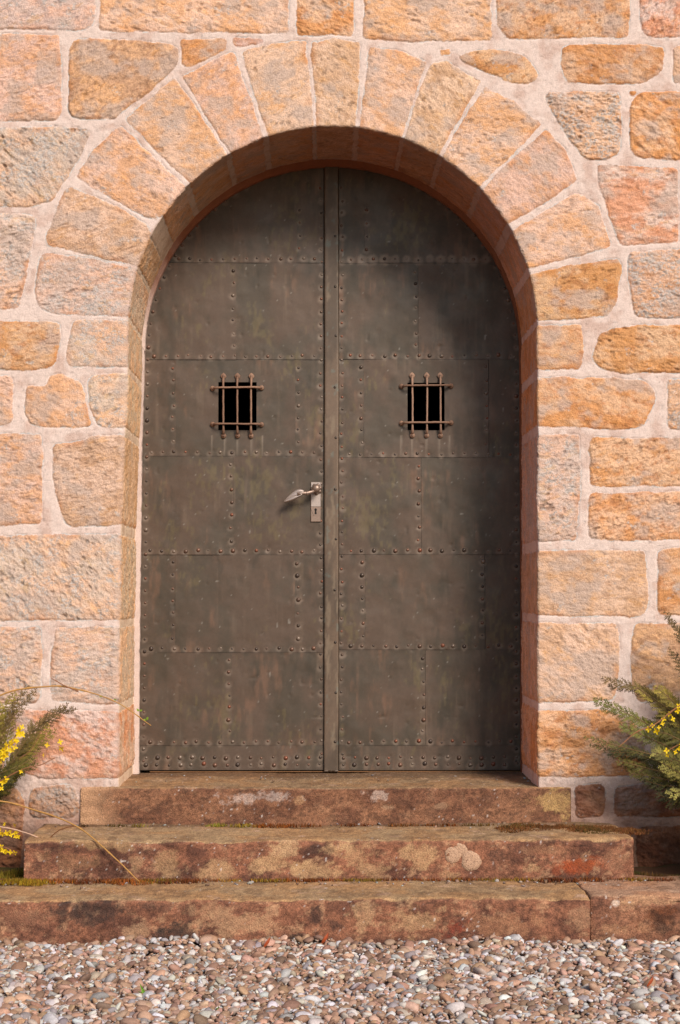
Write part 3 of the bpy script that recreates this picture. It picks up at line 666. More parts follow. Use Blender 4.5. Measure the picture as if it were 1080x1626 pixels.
RC = [lin(c) / 1.75 for c in ((132, 100, 84), (118, 94, 80), (100, 86, 76), (140, 104, 86), (150, 132, 118), (92, 78, 70), (152, 96, 74))]
def leaf(side):
    if side < 0: root = empty('door_leaf', (dp(224, 1222)[0], R_DOOR, ZB), 'left leaf of the riveted dark metal double door, with the lever handle', 'door', 'riveted metal door leaves')
    else: root = empty('door_leaf', (dp(826, 1222)[0], R_DOOR, ZB), 'right leaf of the riveted metal double door, with the centre strip and no handle', 'door', 'riveted metal door leaves')
    rv = rivets(side); rows = ROWS[side]; sd = 0
    xo = 214 if side < 0 else 836
    for k in range(7):
        cs = COLS[side][k]; edges = ([xo] + cs + [XIN[side]]) if side < 0 else ([XIN[side]] + cs + [xo])
        for j in range(len(edges) - 1):
            sd += 1
            up = 0.7 if (j % 2 == (0 if k % 2 else 1)) else 0.0
            sheet(root, edges[j] + (0.01 if j else 0), edges[j + 1] - (0.01 if j < len(edges) - 2 else 0), rows[k] + 0.1, rows[k + 1] + 0.35, side, 4.3 + up * 0.5, 6.2 + up * 0.5, rv, sd + (20 if side > 0 else 0))
    # wooden core behind the sheets, with the opening left free
    mb = MB(); a, bb = (206, XIN[side]) if side < 0 else (XIN[side], 842)
    w_ = WIN[side]
    X0, Z1 = dp(a, 236); X1, Z0 = dp(bb, 1221); hx0, hz1 = dp(w_[0] - 1.0, w_[1] - 1.0); hx1, hz0 = dp(w_[2] + 1.0, w_[3] + 1.0)
    ya, yb = R_DOOR + 0.004, R_DOOR + 0.045
    for (p, q) in (((X0, Z0), (X1, hz0)), ((X0, hz1), (X1, Z1)), ((X0, hz0), (hx0, hz1)), ((hx1, hz0), (X1, hz1))):
        mb.box((p[0], ya, p[1]), (q[0], yb, q[1]))
    mb.build('core', M_DARK, root, smooth=False)
    # which rivets are the hundred that show largest
    for r_ in rv:
        s_ = 0.55 * r_[3] + {'foot': 0.36, 'row5': 0.32, 'row4': 0.30, 'row3': 0.15, 'row2': 0.2, 'col': 0.22, 'edge': 0.2, 'row6': 0.2, 'row1': 0.12, 'inner': -0.35}[r_[2]]
        r_.append(s_)
    rv.sort(key=lambda q: -q[4])
    stuff = MB()
    for i, (x, y, t_, big, s_) in enumerate(rv):
        X, Z = dp(x, y); c = RC[int(big * 97) % 7]
        yk = R_DOOR - 0.0050
        r = (0.0092 if i < 30 else 0.0070) if i < 100 else 0.0052
        hg = (0.0062 if i < 34 else 0.0042) if i < 100 else 0.0026
        if i < 100:
            mb = MB(); rivet_shape(mb, (X, yk, Z), r, hg + 0.001, tuple(c), 10); mb.build('rivet', M_RIVET, root, base=(X, yk, Z))
        else: rivet_shape(stuff, (X, yk, Z), r, hg, tuple(c * 0.9), 8)
    tag(stuff.build('rivet', M_RIVET, root), kind='stuff')
    # wrought grille
    w_ = WIN[side]
    vx = [w_[0] + 8.5, w_[0] + 30.5, w_[0] + 52.5] if side < 0 else [654.5, 677, 699]
    hy = [617, 674] if side < 0 else [613.5, 672]
    yt, ybm = (598, 692.5) if side < 0 else (597, 692); xl, xr = (338, 415.5) if side < 0 else (637.5, 716)
    X0, Z0 = dp(w_[0], w_[3]); X1, Z1 = dp(w_[2], w_[1])
    g = bpy.data.objects.new('window_grille', None); COL.objects.link(g); g.parent = root; g.location = Vector(((X0 + X1) / 2, R_DOOR - 0.02, (Z0 + Z1) / 2)) - root.location
    g.empty_display_size = 0.03
    rust = [lin(c) / 1.5 for c in ((166, 130, 108), (148, 114, 94), (178, 142, 120))]
    def bar(p, q, vert, y):
        mb = MB(); n = 14; pts = []; rad = []
        a = Vector((dp(*p)[0], R_DOOR - y, dp(*p)[1])); e = Vector((dp(*q)[0], R_DOOR - y, dp(*q)[1]))
        c = tuple(rust[rng.randrange(3)])
        for i in range(n + 1):
            t = i / n; o_ = a.lerp(e, t)
            o_ += Vector((rng.uniform(-1, 1), rng.uniform(-1, 1), rng.uniform(-1, 1))) * 0.0006
            dend = min(t, 1 - t)
            if dend < 0.10: o_.y = R_DOOR - (y * (dend / 0.10) + 0.009 * (1 - dend / 0.10))
            pts.append(o_); rad.append(0.0039 + rng.uniform(-0.0004, 0.0004) + (0.0012 if dend < 0.12 else 0))
        mb.tube(pts, rad, 8, c)
        for k, e_ in enumerate((a, e)):
            if vert and k == 0:                                       # flattened spade end with a nail
                vs = []; fs = []; rr_ = 0.0125
                sh = [(0, 1.15), (0.62, 0.62), (0.95, 0.1), (0.7, -0.5), (0.35, -0.9), (-0.35, -0.9), (-0.7, -0.5), (-0.95, 0.1), (-0.62, 0.62)]
                for (yy, sc) in ((0.0045, 1.0), (0.011, 1.0), (0.0128, 0.8)):
                    for (sx, sz) in sh: vs.append((e_.x + sx * rr_ * sc, R_DOOR - yy, e_.z + sz * rr_ * sc))
                m9 = len(sh)
                for i in range(2):
                    for k2 in range(m9): fs.append((i * m9 + k2, i * m9 + (k2 + 1) % m9, (i + 1) * m9 + (k2 + 1) % m9, (i + 1) * m9 + k2))
                fs.append(tuple(2 * m9 + k2 for k2 in range(m9)))
                mb.add(vs, fs, c); mb.ball((e_.x, R_DOOR - 0.0135, e_.z), (0.005, 0.004, 0.005), col=tuple(np.array(c) * 0.75))
            else:
                mb.ball((e_.x, R_DOOR - 0.010, e_.z), (0.0105, 0.009, 0.0105), col=c)
                mb.ball((e_.x, R_DOOR - 0.0185, e_.z), (0.0045, 0.003, 0.0045), col=tuple(np.array(c) * 0.7))
        return mb.build('bar', M_RUST, g)
    for x in vx: bar((x + rng.uniform(-.6, .6), yt), (x - rng.uniform(-.6, .6), ybm), True, 0.030)
    for y in hy: bar((xl, y + rng.uniform(-.8, .8)), (xr, y + rng.uniform(-.8, .8)), False, 0.0385)
    return root
L_leaf = leaf(-1); R_leaf = leaf(1)
# raised centre strip, carried by the right leaf: a folded metal bar with wear
X0, Z1 = dp(515.3, 250); X1, Z0 = dp(537.8, 1224)
xs = np.array([X0, X0, X0 + 0.002, *np.linspace(X0 + 0.006, X1 - 0.006, 9), X1 - 0.002, X1, X1]); nx = len(xs)
yo = np.array([-0.002, 0.0165, 0.0185, *([0.019] * 9), 0.0185, 0.0165, -0.002])
zs = np.linspace(Z0, Z1, 500); gx, gz = np.meshgrid(xs, zs, indexing='ij'); gy = R_DOOR - np.repeat(yo[:, None], 500, 1)
X, Y, Z = gx.ravel(), gy.ravel(), gz.ravel()
Y = Y - 0.0010 * fbm(Z / 0.2, Z * 0 + 2, 141, 3) * (Y < R_DOOR - 0.01)
X = X + 0.0012 * fbm(Z / 0.4, Z * 0 + 7, 143, 2)
c = mixc(lin((130, 108, 90)) / 1.8 + 0 * X[:, None], lin((104, 88, 74)) / 1.8 + 0 * X[:, None], sst(-0.3, 0.4, fbm(X / 0.06, Z / 0.22, 145, 5, 0.6)))
c = mixc(c, lin((156, 136, 114)) / 1.8 + 0 * c, sst(0.15, 0.5, fbm(X / 0.02, Z / 0.09, 147, 4, 0.6)) * 0.7)
c = mixc(c, lin((118, 150, 146)) / 1.5 + 0 * c, sst(0.42, 0.62, fbm(X / 0.02 + 4, Z / 0.03, 149, 3)) * 0.22)
F = np.concatenate([grid_faces(nx, 500), [[i * 500, (i + 1) * 500, (nx - 2 - i) * 500, (nx - 1 - i) * 500] for i in range(nx // 2)]])
me = mesh_np('centre_strip', np.stack([X, Y, Z], 1), F, np.clip(c, 0.004, 0.9))
strip = link('centre_strip', me, M_METAL, R_leaf)
for py in (375, 455, 533, 615, 695, 777, 856, 937, 1020, 1100, 1178):
    mb = MB(); x, z = dp(532.5 + rng.uniform(-1, 1), py, 0.019); rivet_shape(mb, (x, R_DOOR - 0.0185, z), 0.0058, 0.003, tuple(RC[2] * 0.6), 10)
    mb.build('rivet', M_RIVET, strip)

# lock plate, lever and rosette on the left leaf
bc = lin((174, 148, 132)) / 1.7; bl = lin((212, 194, 184)) / 1.6
x0, z1 = dp(493.5, 765.5); x1, z0 = dp(509.7, 829)
yb = R_DOOR - 0.006
mb = MB(); kx, kz = dp(501.3, 812)
# plate with a keyhole cut through: ring of quads from the keyhole outline to the border
kh = []
for k in range(14):
    a = math.radians(-60 + 300 * k / 13); kh.append((kx + 0.0055 * math.cos(a + math.radians(0)), kz + 0.006 + 0.0055 * math.sin(a)))
kh = [(kx + 0.0050 * math.sin(q), kz + 0.006 + 0.0055 * math.cos(q)) for q in np.linspace(-2.5, 2.5, 12)]
kh += [(kx + 0.0042, kz - 0.012), (kx - 0.0042, kz - 0.012)]
n = len(kh); border = []
for (a, bq) in kh:
    dx, dz = a - kx, bq - kz; t = min(((x1 - 0.0012 - kx) if dx > 0 else (kx - x0 - 0.0012)) / max(abs(dx), 1e-6), 0.018 / max(abs(dz), 1e-6)); border.append((kx + dx * t, kz + dz * t))
yf = R_DOOR - 0.0125
vs = [(a, yf, b_) for a, b_ in kh] + [(a, yf, b_) for a, b_ in border] + [(a, yf + 0.004, b_) for a, b_ in kh]
fs = [(i, (i + 1) % n, n + (i + 1) % n, n + i) for i in range(n)] + [(i, 2 * n + i, 2 * n + (i + 1) % n, (i + 1) % n) for i in range(n)]
plate = MB(); 
plate.box((x0, yf + 0.002, z0), (x1, yb + 0.002, z1), 0.0015, tuple(bc))
plate.box((x0 + 0.0009, yf, kz + 0.018), (x1 - 0.0009, yf + 0.0035, z1 - 0.0009), 0.0012, tuple(bl * 0.95))
plate.box((x0 + 0.0009, yf, z0 + 0.0009), (x1 - 0.0009, yf + 0.0035, kz - 0.018), 0.0012, tuple(bc))
plate.add(vs, fs, tuple(bc))
pob = plate.build('lock_plate', M_BRASS, L_leaf, smooth=False)
mb = MB(); mb.add([(a, yf + 0.0012, b_) for a, b_ in kh], [tuple(range(n))[::-1]], (0.004, 0.004, 0.004)); mb.build('keyhole', M_DARK, pob, smooth=False)
rx, rz_ = dp(502.5, 777)
hb = MB()
for k in range(7):                                                    # rosette petals
    a = 2 * math.pi * k / 7 + 0.3; hb.ball((rx + 0.015 * math.cos(a), yf - 0.004, rz_ + 0.015 * math.sin(a)), (0.0085, 0.006, 0.0085), 10, 6, tuple(bc * 0.8))
hb.tube([(rx, yf, rz_), (rx, yf - 0.014, rz_), (rx, yf - 0.034, rz_), (rx, yf - 0.046, rz_)], [0.015, 0.013, 0.012, 0.012], 14, tuple(bc))
hb.ball((rx, yf - 0.048, rz_), (0.0165, 0.014, 0.0165), 14, 10, tuple(bc * 1.05))
hob = hb.build('door_handle', M_BRASS, L_leaf)
pts = []
for (px, py, yy) in ((502, 778, 0.045), (495, 781, 0.055), (488, 783, 0.060), (480, 783, 0.062), (472, 785, 0.064)):
    p = at(px, py, yf - yy); pts.append(p)
lv = MB(); lv.tube(pts, [0.0075, 0.0065, 0.0085, 0.006, 0.008], 10, tuple(bc * 1.05))
lv.ball(tuple(pts[2]), (0.0095, 0.009, 0.0095), 10, 6, tuple(bc * 0.9))
# leaf-shaped grip with ribs
t0 = at(481, 783, yf - 0.062); t1 = at(451.5, 795.5, yf - 0.052); nu, nv = 22, 13; vs = []
for i in range(nu):
    t = i / (nu - 1); cpt = t0.lerp(t1, t); cpt.z -= 0.006 * math.sin(math.pi * t) * -1
    wd = 0.005 + 0.022 * math.sin(math.pi * min(1, t * 0.86 + 0.10)) ** 0.9 * (1 if t < 0.95 else 0.5)
    for j in range(nv):
        a = -1 + 2 * j / (nv - 1); rib = 0.0016 * math.cos(a * 3 * math.pi)
        vs.append((cpt.x + a * wd * 0.42, cpt.y - 0.006 * math.sqrt(max(0, 1 - a * a)) - rib - 0.004 * math.sin(math.pi * t), cpt.z + a * wd * 0.9 - (0.002 * a)))
fs = [tuple(q) for q in grid_faces(nu, nv)]
back = [(v[0], v[1] + 0.007, v[2]) for v in vs]; nb = len(vs)
fs += [tuple(nb + i for i in q[::-1]) for q in grid_faces(nu, nv)]
for i in range(nu - 1):
    fs.append((i * nv, (i + 1) * nv, nb + (i + 1) * nv, nb + i * nv)[::-1]); fs.append((i * nv + nv - 1, (i + 1) * nv + nv - 1, nb + (i + 1) * nv + nv - 1, nb + i * nv + nv - 1))
for j in range(nv - 1):
    fs.append(((nu - 1) * nv + j, (nu - 1) * nv + j + 1, nb + (nu - 1) * nv + j + 1, nb + (nu - 1) * nv + j)); fs.append((j, j + 1, nb + j + 1, nb + j))
lv.add(vs + back, fs, tuple(bl))
lv.build('lever', M_BRASS, hob)
# thin wooden sill board under the doors
mb = MB(); a = at(238, 1226, R_DOOR); bq = at(826, 1223.6, R_DOOR)
mb.box((a.x, R_DOOR - 0.004, a.z - 0.001), (bq.x, R_DOOR + 0.05, bq.z - 0.001), 0.001)
tag(mb.build('sill_board', M_WOOD, smooth=False), 'thin orange-brown wooden board lying under the metal doors', 'board')

# ------------------------------------------------------------------ steps
Z1s = SILL; Y1 = -0.010
zs2 = at(505, 1307.5).z                                              # top of middle step
p = at_z(505, 1334, zs2); Y2 = p.y
zs3 = at(505, 1398, Y2).z; p = at_z(505, 1427, zs3); Y3 = p.y
def step(name, x0, x1, yf, yb, zt, zb, seed, patches, label, r0=0.018, rot=0, tint=(1, 1, 1), tilt=0, chip=0.017, treadcol=(186, 157, 117), base=((142, 96, 72), (98, 64, 50), (192, 154, 118)), blend_l=0, lich=0.55, root=None):
    cell = 0.0045
    xs = np.arange(x0, x1 + cell, cell); xs[-1] = x1
    # profile by arc length: tread (from back), edge, riser
    tl = yf * -1 + yb; hh = zt - zb
    s = np.concatenate([np.linspace(0, tl, int(tl / cell)), tl + np.linspace(0, hh, int(hh / cell) + 1)[1:]])
    gx, gs = np.meshgrid(xs, s, indexing='ij'); X = gx.ravel(); Sx = gs.ravel()
    r = r0 * (0.7 + 0.9 * vn(X / 0.09, X * 0 + seed, 151 + seed)) 
    # rounded corner by smooth blend
    ta = np.clip((Sx - (tl - r)) / (2 * r), 0, 1); phi = ta * math.pi / 2
    y = np.where(Sx < tl - r, yb - Sx, np.where(Sx > tl + r, yf, 0)); z = np.where(Sx < tl - r, zt, np.where(Sx > tl + r, zt - (Sx - tl), 0))
    mid = (Sx >= tl - r) & (Sx <= tl + r)
    y = np.where(mid, yf + r - r * np.sin(phi), y); z = np.where(mid, zt - r + r * np.cos(phi), z)
    ny_, nz_ = -np.sin(phi), np.cos(phi)
    h = 0.006 * fbm(X / 0.45, Sx / 0.5, 152 + seed, 2) + 0.005 * fbm(X / 0.16, Sx / 0.10, 153 + seed, 3) + 0.0026 * fbm(X / 0.03, Sx / 0.02, 157 + seed, 4, 0.65) + 0.001 * fbm(X / 0.007, Sx / 0.006, 159, 2)
    eg = np.exp(-((Sx - tl) / 0.02) ** 2); h = h - chip * eg * np.clip(fbm(X / 0.05, X * 0 + 1, 163 + seed, 4), -0.1, 1)
    wear = np.exp(-((X - (x0 + x1) / 2) / 0.5) ** 2) * 0.004; h = h - wear * (Sx < tl)
    # ends rounded off
    ex = np.minimum(X - x0, x1 - X); 
    h = h - 0.0025 * sst(0.010, 0, ex)
    X2 = X + (rot * (y - yb)); V = np.stack([X2, y + ny_ * h, z + nz_ * h + tilt * (X - x0)], 1)
    # colours
    b0, b1, b2 = [lin(q) / LIT * 1.28 for q in base]
    c = mixc(b0 + 0 * X[:, None], b1 + 0 * X[:, None], sst(-0.25, 0.3, fbm(X / 0.10, Sx / 0.07, 171 + seed, 5, 0.6)))
    c = mixc(c, b2 + 0 * c, sst(0.12, 0.42, fbm(X / 0.045, Sx / 0.035, 177 + seed, 6, 0.76)) * 0.85 * lich)
    c = mixc(c, lin((74, 52, 42)) / LIT * 1.28 + 0 * c, sst(0.10, 0.30, fbm(X / 0.05 + 3, Sx / 0.03, 178 + seed, 6, 0.76)) * 0.42)
    c = c * (1 + 0.55 * fbm(X / 0.010, Sx / 0.008, 179, 3))[:, None]
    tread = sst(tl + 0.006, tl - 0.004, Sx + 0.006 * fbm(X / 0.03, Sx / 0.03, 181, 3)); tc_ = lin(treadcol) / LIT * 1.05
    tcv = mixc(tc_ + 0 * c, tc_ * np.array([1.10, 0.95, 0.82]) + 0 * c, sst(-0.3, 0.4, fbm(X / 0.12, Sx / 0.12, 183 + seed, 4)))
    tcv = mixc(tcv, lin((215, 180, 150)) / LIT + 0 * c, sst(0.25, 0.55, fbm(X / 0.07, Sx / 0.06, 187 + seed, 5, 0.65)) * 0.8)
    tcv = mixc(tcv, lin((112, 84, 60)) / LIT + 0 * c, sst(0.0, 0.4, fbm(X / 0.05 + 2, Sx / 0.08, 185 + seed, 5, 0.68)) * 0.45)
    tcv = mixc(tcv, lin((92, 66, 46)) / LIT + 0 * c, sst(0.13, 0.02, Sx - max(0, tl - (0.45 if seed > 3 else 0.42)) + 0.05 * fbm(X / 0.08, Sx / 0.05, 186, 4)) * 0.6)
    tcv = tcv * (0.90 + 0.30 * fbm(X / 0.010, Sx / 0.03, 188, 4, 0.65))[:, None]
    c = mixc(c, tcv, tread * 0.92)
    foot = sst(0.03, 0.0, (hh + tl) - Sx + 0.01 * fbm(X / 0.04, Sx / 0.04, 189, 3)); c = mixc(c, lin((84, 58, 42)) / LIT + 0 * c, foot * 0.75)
    # pixel of each point of the riser, to place its stains
    for (px, py, rx_, ry_, colr, k, rag) in patches:
        q = at(px, py, yf); d = np.hypot((X - q.x) / (rx_ * 0.00205), (z - q.z) / (ry_ * 0.00205)) + rag * 1.9 * fbm(X / 0.05, Sx / 0.04, 191 + int(px) % 7, 6, 0.72)
        on = (Sx > tl - 0.01)
        c = mixc(c, lin(colr) / LIT * 1.15 + 0 * c, sst(1.05, 0.62, d) * k * on * (0.8 + 0.4 * fbm(X / 0.012, Sx / 0.012, 197, 3)))
    # white lichen specks
    sp = vn(X / 0.007 + 5 * seed, Sx / 0.007, 199); c = mixc(c, lin((225, 214, 205)) / LIT + 0 * c, sst(0.93, 0.97, sp) * sst(-0.1, 0.35, fbm(X / 0.12, Sx / 0.08, 201 + seed, 3)) * 0.9)
    if blend_l:
        g = sst(blend_l, 0, X - x0 + 0.05 * fbm(X / 0.06, Sx / 0.05, 203, 4)); c = mixc(c, lin((216, 172, 132)) / LIT + 0 * c, g * 0.9)
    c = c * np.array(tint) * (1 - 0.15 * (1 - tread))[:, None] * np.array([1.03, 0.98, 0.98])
    F = grid_faces(len(xs), len(s))[:, ::-1]
    ns = len(s); extra = []
    # closed ends, back and bottom
    base_i = len(V); Vx = [V]; Cx = [c]
    endf = []
    for e in (0, len(xs) - 1):
        idx = np.arange(ns) + e * ns; cap = V[idx].copy(); cap[:, 2] = zb - 0.03; Vx.append(cap); Cx.append(c[idx] * 0.9)
        a = np.arange(ns - 1); lo = base_i + a; hi = idx[:-1]
        q = np.stack([hi, hi + 1, lo + 1, lo], 1); endf.append(q if e else q[:, ::-1]); base_i += ns
    Vn = np.concatenate(Vx); Cn = np.concatenate(Cx); Fn = np.concatenate([F] + endf)
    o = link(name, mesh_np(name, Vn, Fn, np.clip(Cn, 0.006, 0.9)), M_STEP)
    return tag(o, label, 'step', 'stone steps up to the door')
TANL = (196, 160, 118); DKS = (62, 50, 44)
xA = at(128, 1280, Y1).x; xB = at(907, 1280, Y1).x
step('stone_step', xA, xB, Y1, R_DOOR + 0.06, Z1s, zs2 - 0.03, 1,
     [(880, 1275, 34, 30, (206, 172, 112), 0.7, 0.8), (600, 1262, 22, 10, (220, 200, 185), 0.55, 0.9), (410, 1266, 60, 9, (218, 205, 196), 0.45, 1.0), (618, 1282, 16, 6, (176, 144, 114), 0.7, .5), (700, 1280, 14, 6, (176, 144, 114), 0.6, .5), (475, 1270, 10, 9, (190, 150, 110), 0.7, .4)],
     'brown threshold stone right under the metal doors, yellowish at its right end', r0=0.008, chip=0.003, blend_l=0.17, lich=0.35, treadcol=(172, 144, 108), base=((138, 98, 72), (112, 76, 56), (164, 128, 98)))
g2 = [(530, 1348, 26, 12, TANL, .8, .7), (345, 1385, 34, 18, TANL, .7, .6), (265, 1375, 22, 22, (176, 142, 104), .75, .5), (430, 1372, 44, 16, TANL, .85, .7), (450, 1345, 26, 16, (206, 172, 130), .8, .7), (500, 1380, 50, 14, TANL, .85, .7), (505, 1350, 26, 10, DKS, .6, .6), (565, 1360, 24, 20, TANL, .6, .8), (670, 1362, 34, 24, TANL, .8, .7), (715, 1390, 20, 10, TANL, .5, .7), (590, 1380, 30, 12, TANL, .6, .7),
      (925, 1372, 34, 15, (168, 84, 42), .8, .8), (905, 1385, 24, 12, (160, 72, 36), .6, .8), (850, 1378, 22, 9, TANL, .7, .6), (870, 1350, 40, 9, (160, 120, 90), .5, .7), (975, 1368, 18, 22, (160, 120, 92), .6, .6), (788, 1358, 14, 14, DKS, .5, .7), (140, 1350, 60, 8, (70, 44, 36), .7, .7), (110, 1370, 60, 16, (150, 116, 84), .5, .8), (215, 1372, 12, 14, (180, 150, 112), .5, .6), (760, 1310, 40, 10, TANL, .3, .5)]
xC = at(38, 1360, Y2).x; xD = at(1006, 1360, Y2).x; xj = at(212, 1360, Y2).x
g2 += [(150, 1340, 62, 9, (164, 134, 96), .8, .4), (195, 1342, 18, 12, (170, 138, 100), .8, .3)]
step('stone_step', xC, xD, Y2, 0.02, zs2, zs3 - 0.03, 3, g2, 'brown middle step with pale patches, round lichen crusts and an orange stain', r0=0.014, treadcol=(186, 157, 117))
g3 = [(290, 1478, 42, 16, DKS, .95, .7), (140, 1450, 52, 20, (66, 52, 46), .9, .6), (100, 1455, 14, 30, (66, 52, 46), .9, .6), (250, 1440, 24, 12, DKS, .5, .7), (505, 1455, 14, 26, (70, 52, 46), .85, .8), (530, 1470, 16, 16, (70, 52, 46), .7, .8), (390, 1465, 60, 20, (190, 152, 116), .7, .9), (215, 1480, 26, 14, (180, 146, 114), .7, .6), (575, 1450, 24, 22, (196, 160, 120), .7, .7), (470, 1488, 16, 6, DKS, .9, .6),
      (660, 1460, 40, 22, TANL, .6, .9), (800, 1470, 60, 20, (176, 128, 94), .6, .8), (720, 1470, 26, 18, (150, 66, 46), .6, .7), (920, 1455, 22, 20, (176, 136, 104), .7, .6), (40, 1460, 40, 20, (150, 108, 84), .6, .7), (330, 1445, 40, 12, (176, 140, 106), .6, .8),
      (978, 1434, 7, 6, (240, 228, 216), 1.2, .06), (1045, 1458, 36, 22, (110, 62, 34), .8, .9), (1050, 1470, 20, 14, (52, 38, 30), .7, .9), (1030, 1430, 44, 10, (196, 156, 118), .7, .7), (985, 1475, 40, 10, (186, 142, 106), .7, .7)]
xE = at(-260, 1450, Y3).x; xJ = at(939, 1450, Y3).x; xG = at(1330, 1450, Y3).x
step('stone_step', xE, xJ - 0.002, Y3, Y2 + 0.06, zs3, -0.05, 4, g3, 'long mottled stone block of the lowest step, black stains on its left half', r0=0.014, treadcol=(186, 157, 117))
step('stone_step', xJ + 0.002, xG, Y3 + 0.02, Y2 + 0.06, zs3 + 0.006, -0.05, 5, g3, 'right end block of the lowest step with a small white spot', r0=0.02, treadcol=(196, 158, 128), base=((150, 106, 80), (124, 84, 64), (186, 146, 112)))
# round lichen crusts on the middle step
sm_ = bpy.data.objects['stone_step.001'].data; sv_ = np.empty(len(sm_.vertices) * 3, dtype=np.float32); sm_.vertices.foreach_get('co', sv_); sv_ = sv_.reshape(-1, 3)
for (px, py, r) in ((748, 1367.5, 17), (719, 1358, 14), (731, 1350, 12)):
    q = at(px, py, Y2 - 0.004); nr_ = (abs(sv_[:, 0] - q.x) < 0.03) & (abs(sv_[:, 2] - q.z) < 0.03); q.y = float(sv_[nr_, 1].min()) + 0.002; mb = MB(); n = 26; rad = r * 0.00208; vs = [(q.x, q.y - 0.003, q.z)]
    ph = rng.uniform(0, 6)
    for (f_, yy) in ((0.55, 0.0012), (0.94, 0.001), (1.0, -0.006)):
        for k in range(n):
            a = 2 * math.pi * k / n; w_ = rad * f_ * (1 + 0.05 * math.sin(3 * a + ph) + 0.03 * math.sin(7 * a + ph)); vs.append((q.x + w_ * math.cos(a), q.y - yy, q.z + w_ * math.sin(a)))
    fs = [(0, 1 + (k + 1) % n, 1 + k) for k in range(n)] + [(1 + i * n + k, 1 + i * n + (k + 1) % n, 1 + (i + 1) * n + (k + 1) % n, 1 + (i + 1) * n + k) for i in range(2) for k in range(n)]
    mb.add(vs, fs, tuple(lin((196, 158, 130)) / LIT))
    step_o = bpy.data.objects['stone_step.001']; mb.build('lichen', M_STEP, step_o)

# ------------------------------------------------------------------ ground and gravel
b = MB(); b.add([(-400, -400, -0.012), (400, -400, -0.012), (400, 400, -0.012), (-400, 400, -0.012)], [(0, 1, 2, 3)])
tag(b.build('ground', M_SOIL, smooth=False), kind='structure')
def ico(sub):
    import bmesh
    bm = bmesh.new(); bmesh.ops.create_icosphere(bm, subdivisions=sub, radius=1); bm.verts.ensure_lookup_table()
    v = np.array([q.co[:] for q in bm.verts]); f = np.array([[q.index for q in t.verts] for t in bm.faces]); bm.free(); return v, f
PC = np.array([lin(c) for c in ((176, 142, 120), (158, 124, 104), (186, 178, 174), (200, 196, 196), (146, 112, 92), (188, 150, 130), (124, 98, 82), (180, 162, 148), (200, 190, 182), (164, 130, 104), (148, 140, 138), (170, 136, 116))]) / LIT * 1.2
def pebbles(N, sub, xr, yr, seed, avoid=None, smin=0.007):
    r_ = np.random.RandomState(seed); v0, f0 = ico(sub); nv = len(v0); shapes = []
    for k in range(16):
        a = r_.normal(size=(5, 3)); a /= np.linalg.norm(a, axis=1)[:, None]; v = v0.copy()
        for q in a:                                              # shave flats, like broken river stone
            d = v @ q; lim = r_.uniform(0.55, 0.85); v = v - np.where(d > lim, (d - lim) * 0.85, 0)[:, None] * q
        v = v * (1 + 0.10 * np.sin(v @ r_.normal(size=3) * 2.2 + r_.rand() * 6))[:, None]; shapes.append(v)
    shapes = np.array(shapes)
    x = r_.uniform(xr[0], xr[1], N); y = r_.uniform(yr[0], yr[1], N)
    if avoid is not None: k_ = ~avoid(x, y); x = x[k_]; y = y[k_]; N = len(x)
    s = smin * np.exp(r_.normal(0.30, 0.38, N)); s = np.clip(s, 0.004, 0.024)
    sc = np.stack([s * r_.uniform(1.0, 1.65, N), s * r_.uniform(0.8, 1.15, N), s * r_.uniform(0.45, 0.8, N)], 1)
    bump = 0.008 * vn(x / 0.15, y / 0.15, 301) + 0.026 * vn(x / 0.12, x * 0, 303) * np.exp(-np.abs(y - (Y3 - 0.02)) / 0.05)
    z = r_.uniform(-0.004, 0.013, N) + bump
    ang = r_.uniform(0, 2 * math.pi, N); t1 = r_.normal(0, 0.38, N); t2 = r_.normal(0, 0.38, N)
    ca, sa = np.cos(ang), np.sin(ang); c1, s1 = np.cos(t1), np.sin(t1); c2, s2 = np.cos(t2), np.sin(t2); o = np.zeros(N); I = np.ones(N)
    Rz = np.stack([np.stack([ca, -sa, o], 1), np.stack([sa, ca, o], 1), np.stack([o, o, I], 1)], 1)
    Rx = np.stack([np.stack([I, o, o], 1), np.stack([o, c1, -s1], 1), np.stack([o, s1, c1], 1)], 1)
    Ry = np.stack([np.stack([c2, o, s2], 1), np.stack([o, I, o], 1), np.stack([-s2, o, c2], 1)], 1)
    R = Rx @ Ry @ Rz
    sh = shapes[r_.randint(0, 16, N)] * sc[:, None, :]
    V = np.einsum('nij,nvj->nvi', R, sh) + np.stack([x, y, z], 1)[:, None, :]
    F = f0[None] + (np.arange(N) * nv)[:, None, None]
    ci = PC[r_.randint(0, len(PC), N)] * r_.uniform(0.75, 1.2, (N, 1)) * r_.uniform(0.94, 1.06, (N, 3))
    return V.reshape(-1, 3), F.reshape(-1, 3), np.repeat(ci, nv, 0)
pv1, pf1, pc1 = pebbles(15500, 2, (-1.22, 1.34), (-2.02, Y3 + 0.015), 4)
pv2, pf2, pc2 = pebbles(15000, 1, (-3.2, 3.4), (-3.6, Y3 + 0.01), 5, avoid=lambda x, y: (x > -1.22) & (x < 1.34) & (y > -2.02), smin=0.011)
pv3, pf3, pc3 = pebbles(14000, 1, (-1.22, 1.34), (-2.02, Y3 + 0.01), 6, smin=0.0038)
def crumbs(n, x0, x1, yf, spread, zt, seed):
    v, f, c = pebbles(n, 1, (x0, x1), (0, 1), seed, smin=0.0030); nv = 12; r_ = np.random.RandomState(seed + 50); v = v.reshape(-1, nv, 3)
    ctr = v.mean(1, keepdims=True); m_ = len(v); y = yf - 0.006 - np.abs(r_.normal(0, spread, m_)); v = v - ctr + np.stack([ctr[:, 0, 0], y, np.full(m_, zt + 0.0015)], 1)[:, None, :]
    return v.reshape(-1, 3), f, c * 0.6
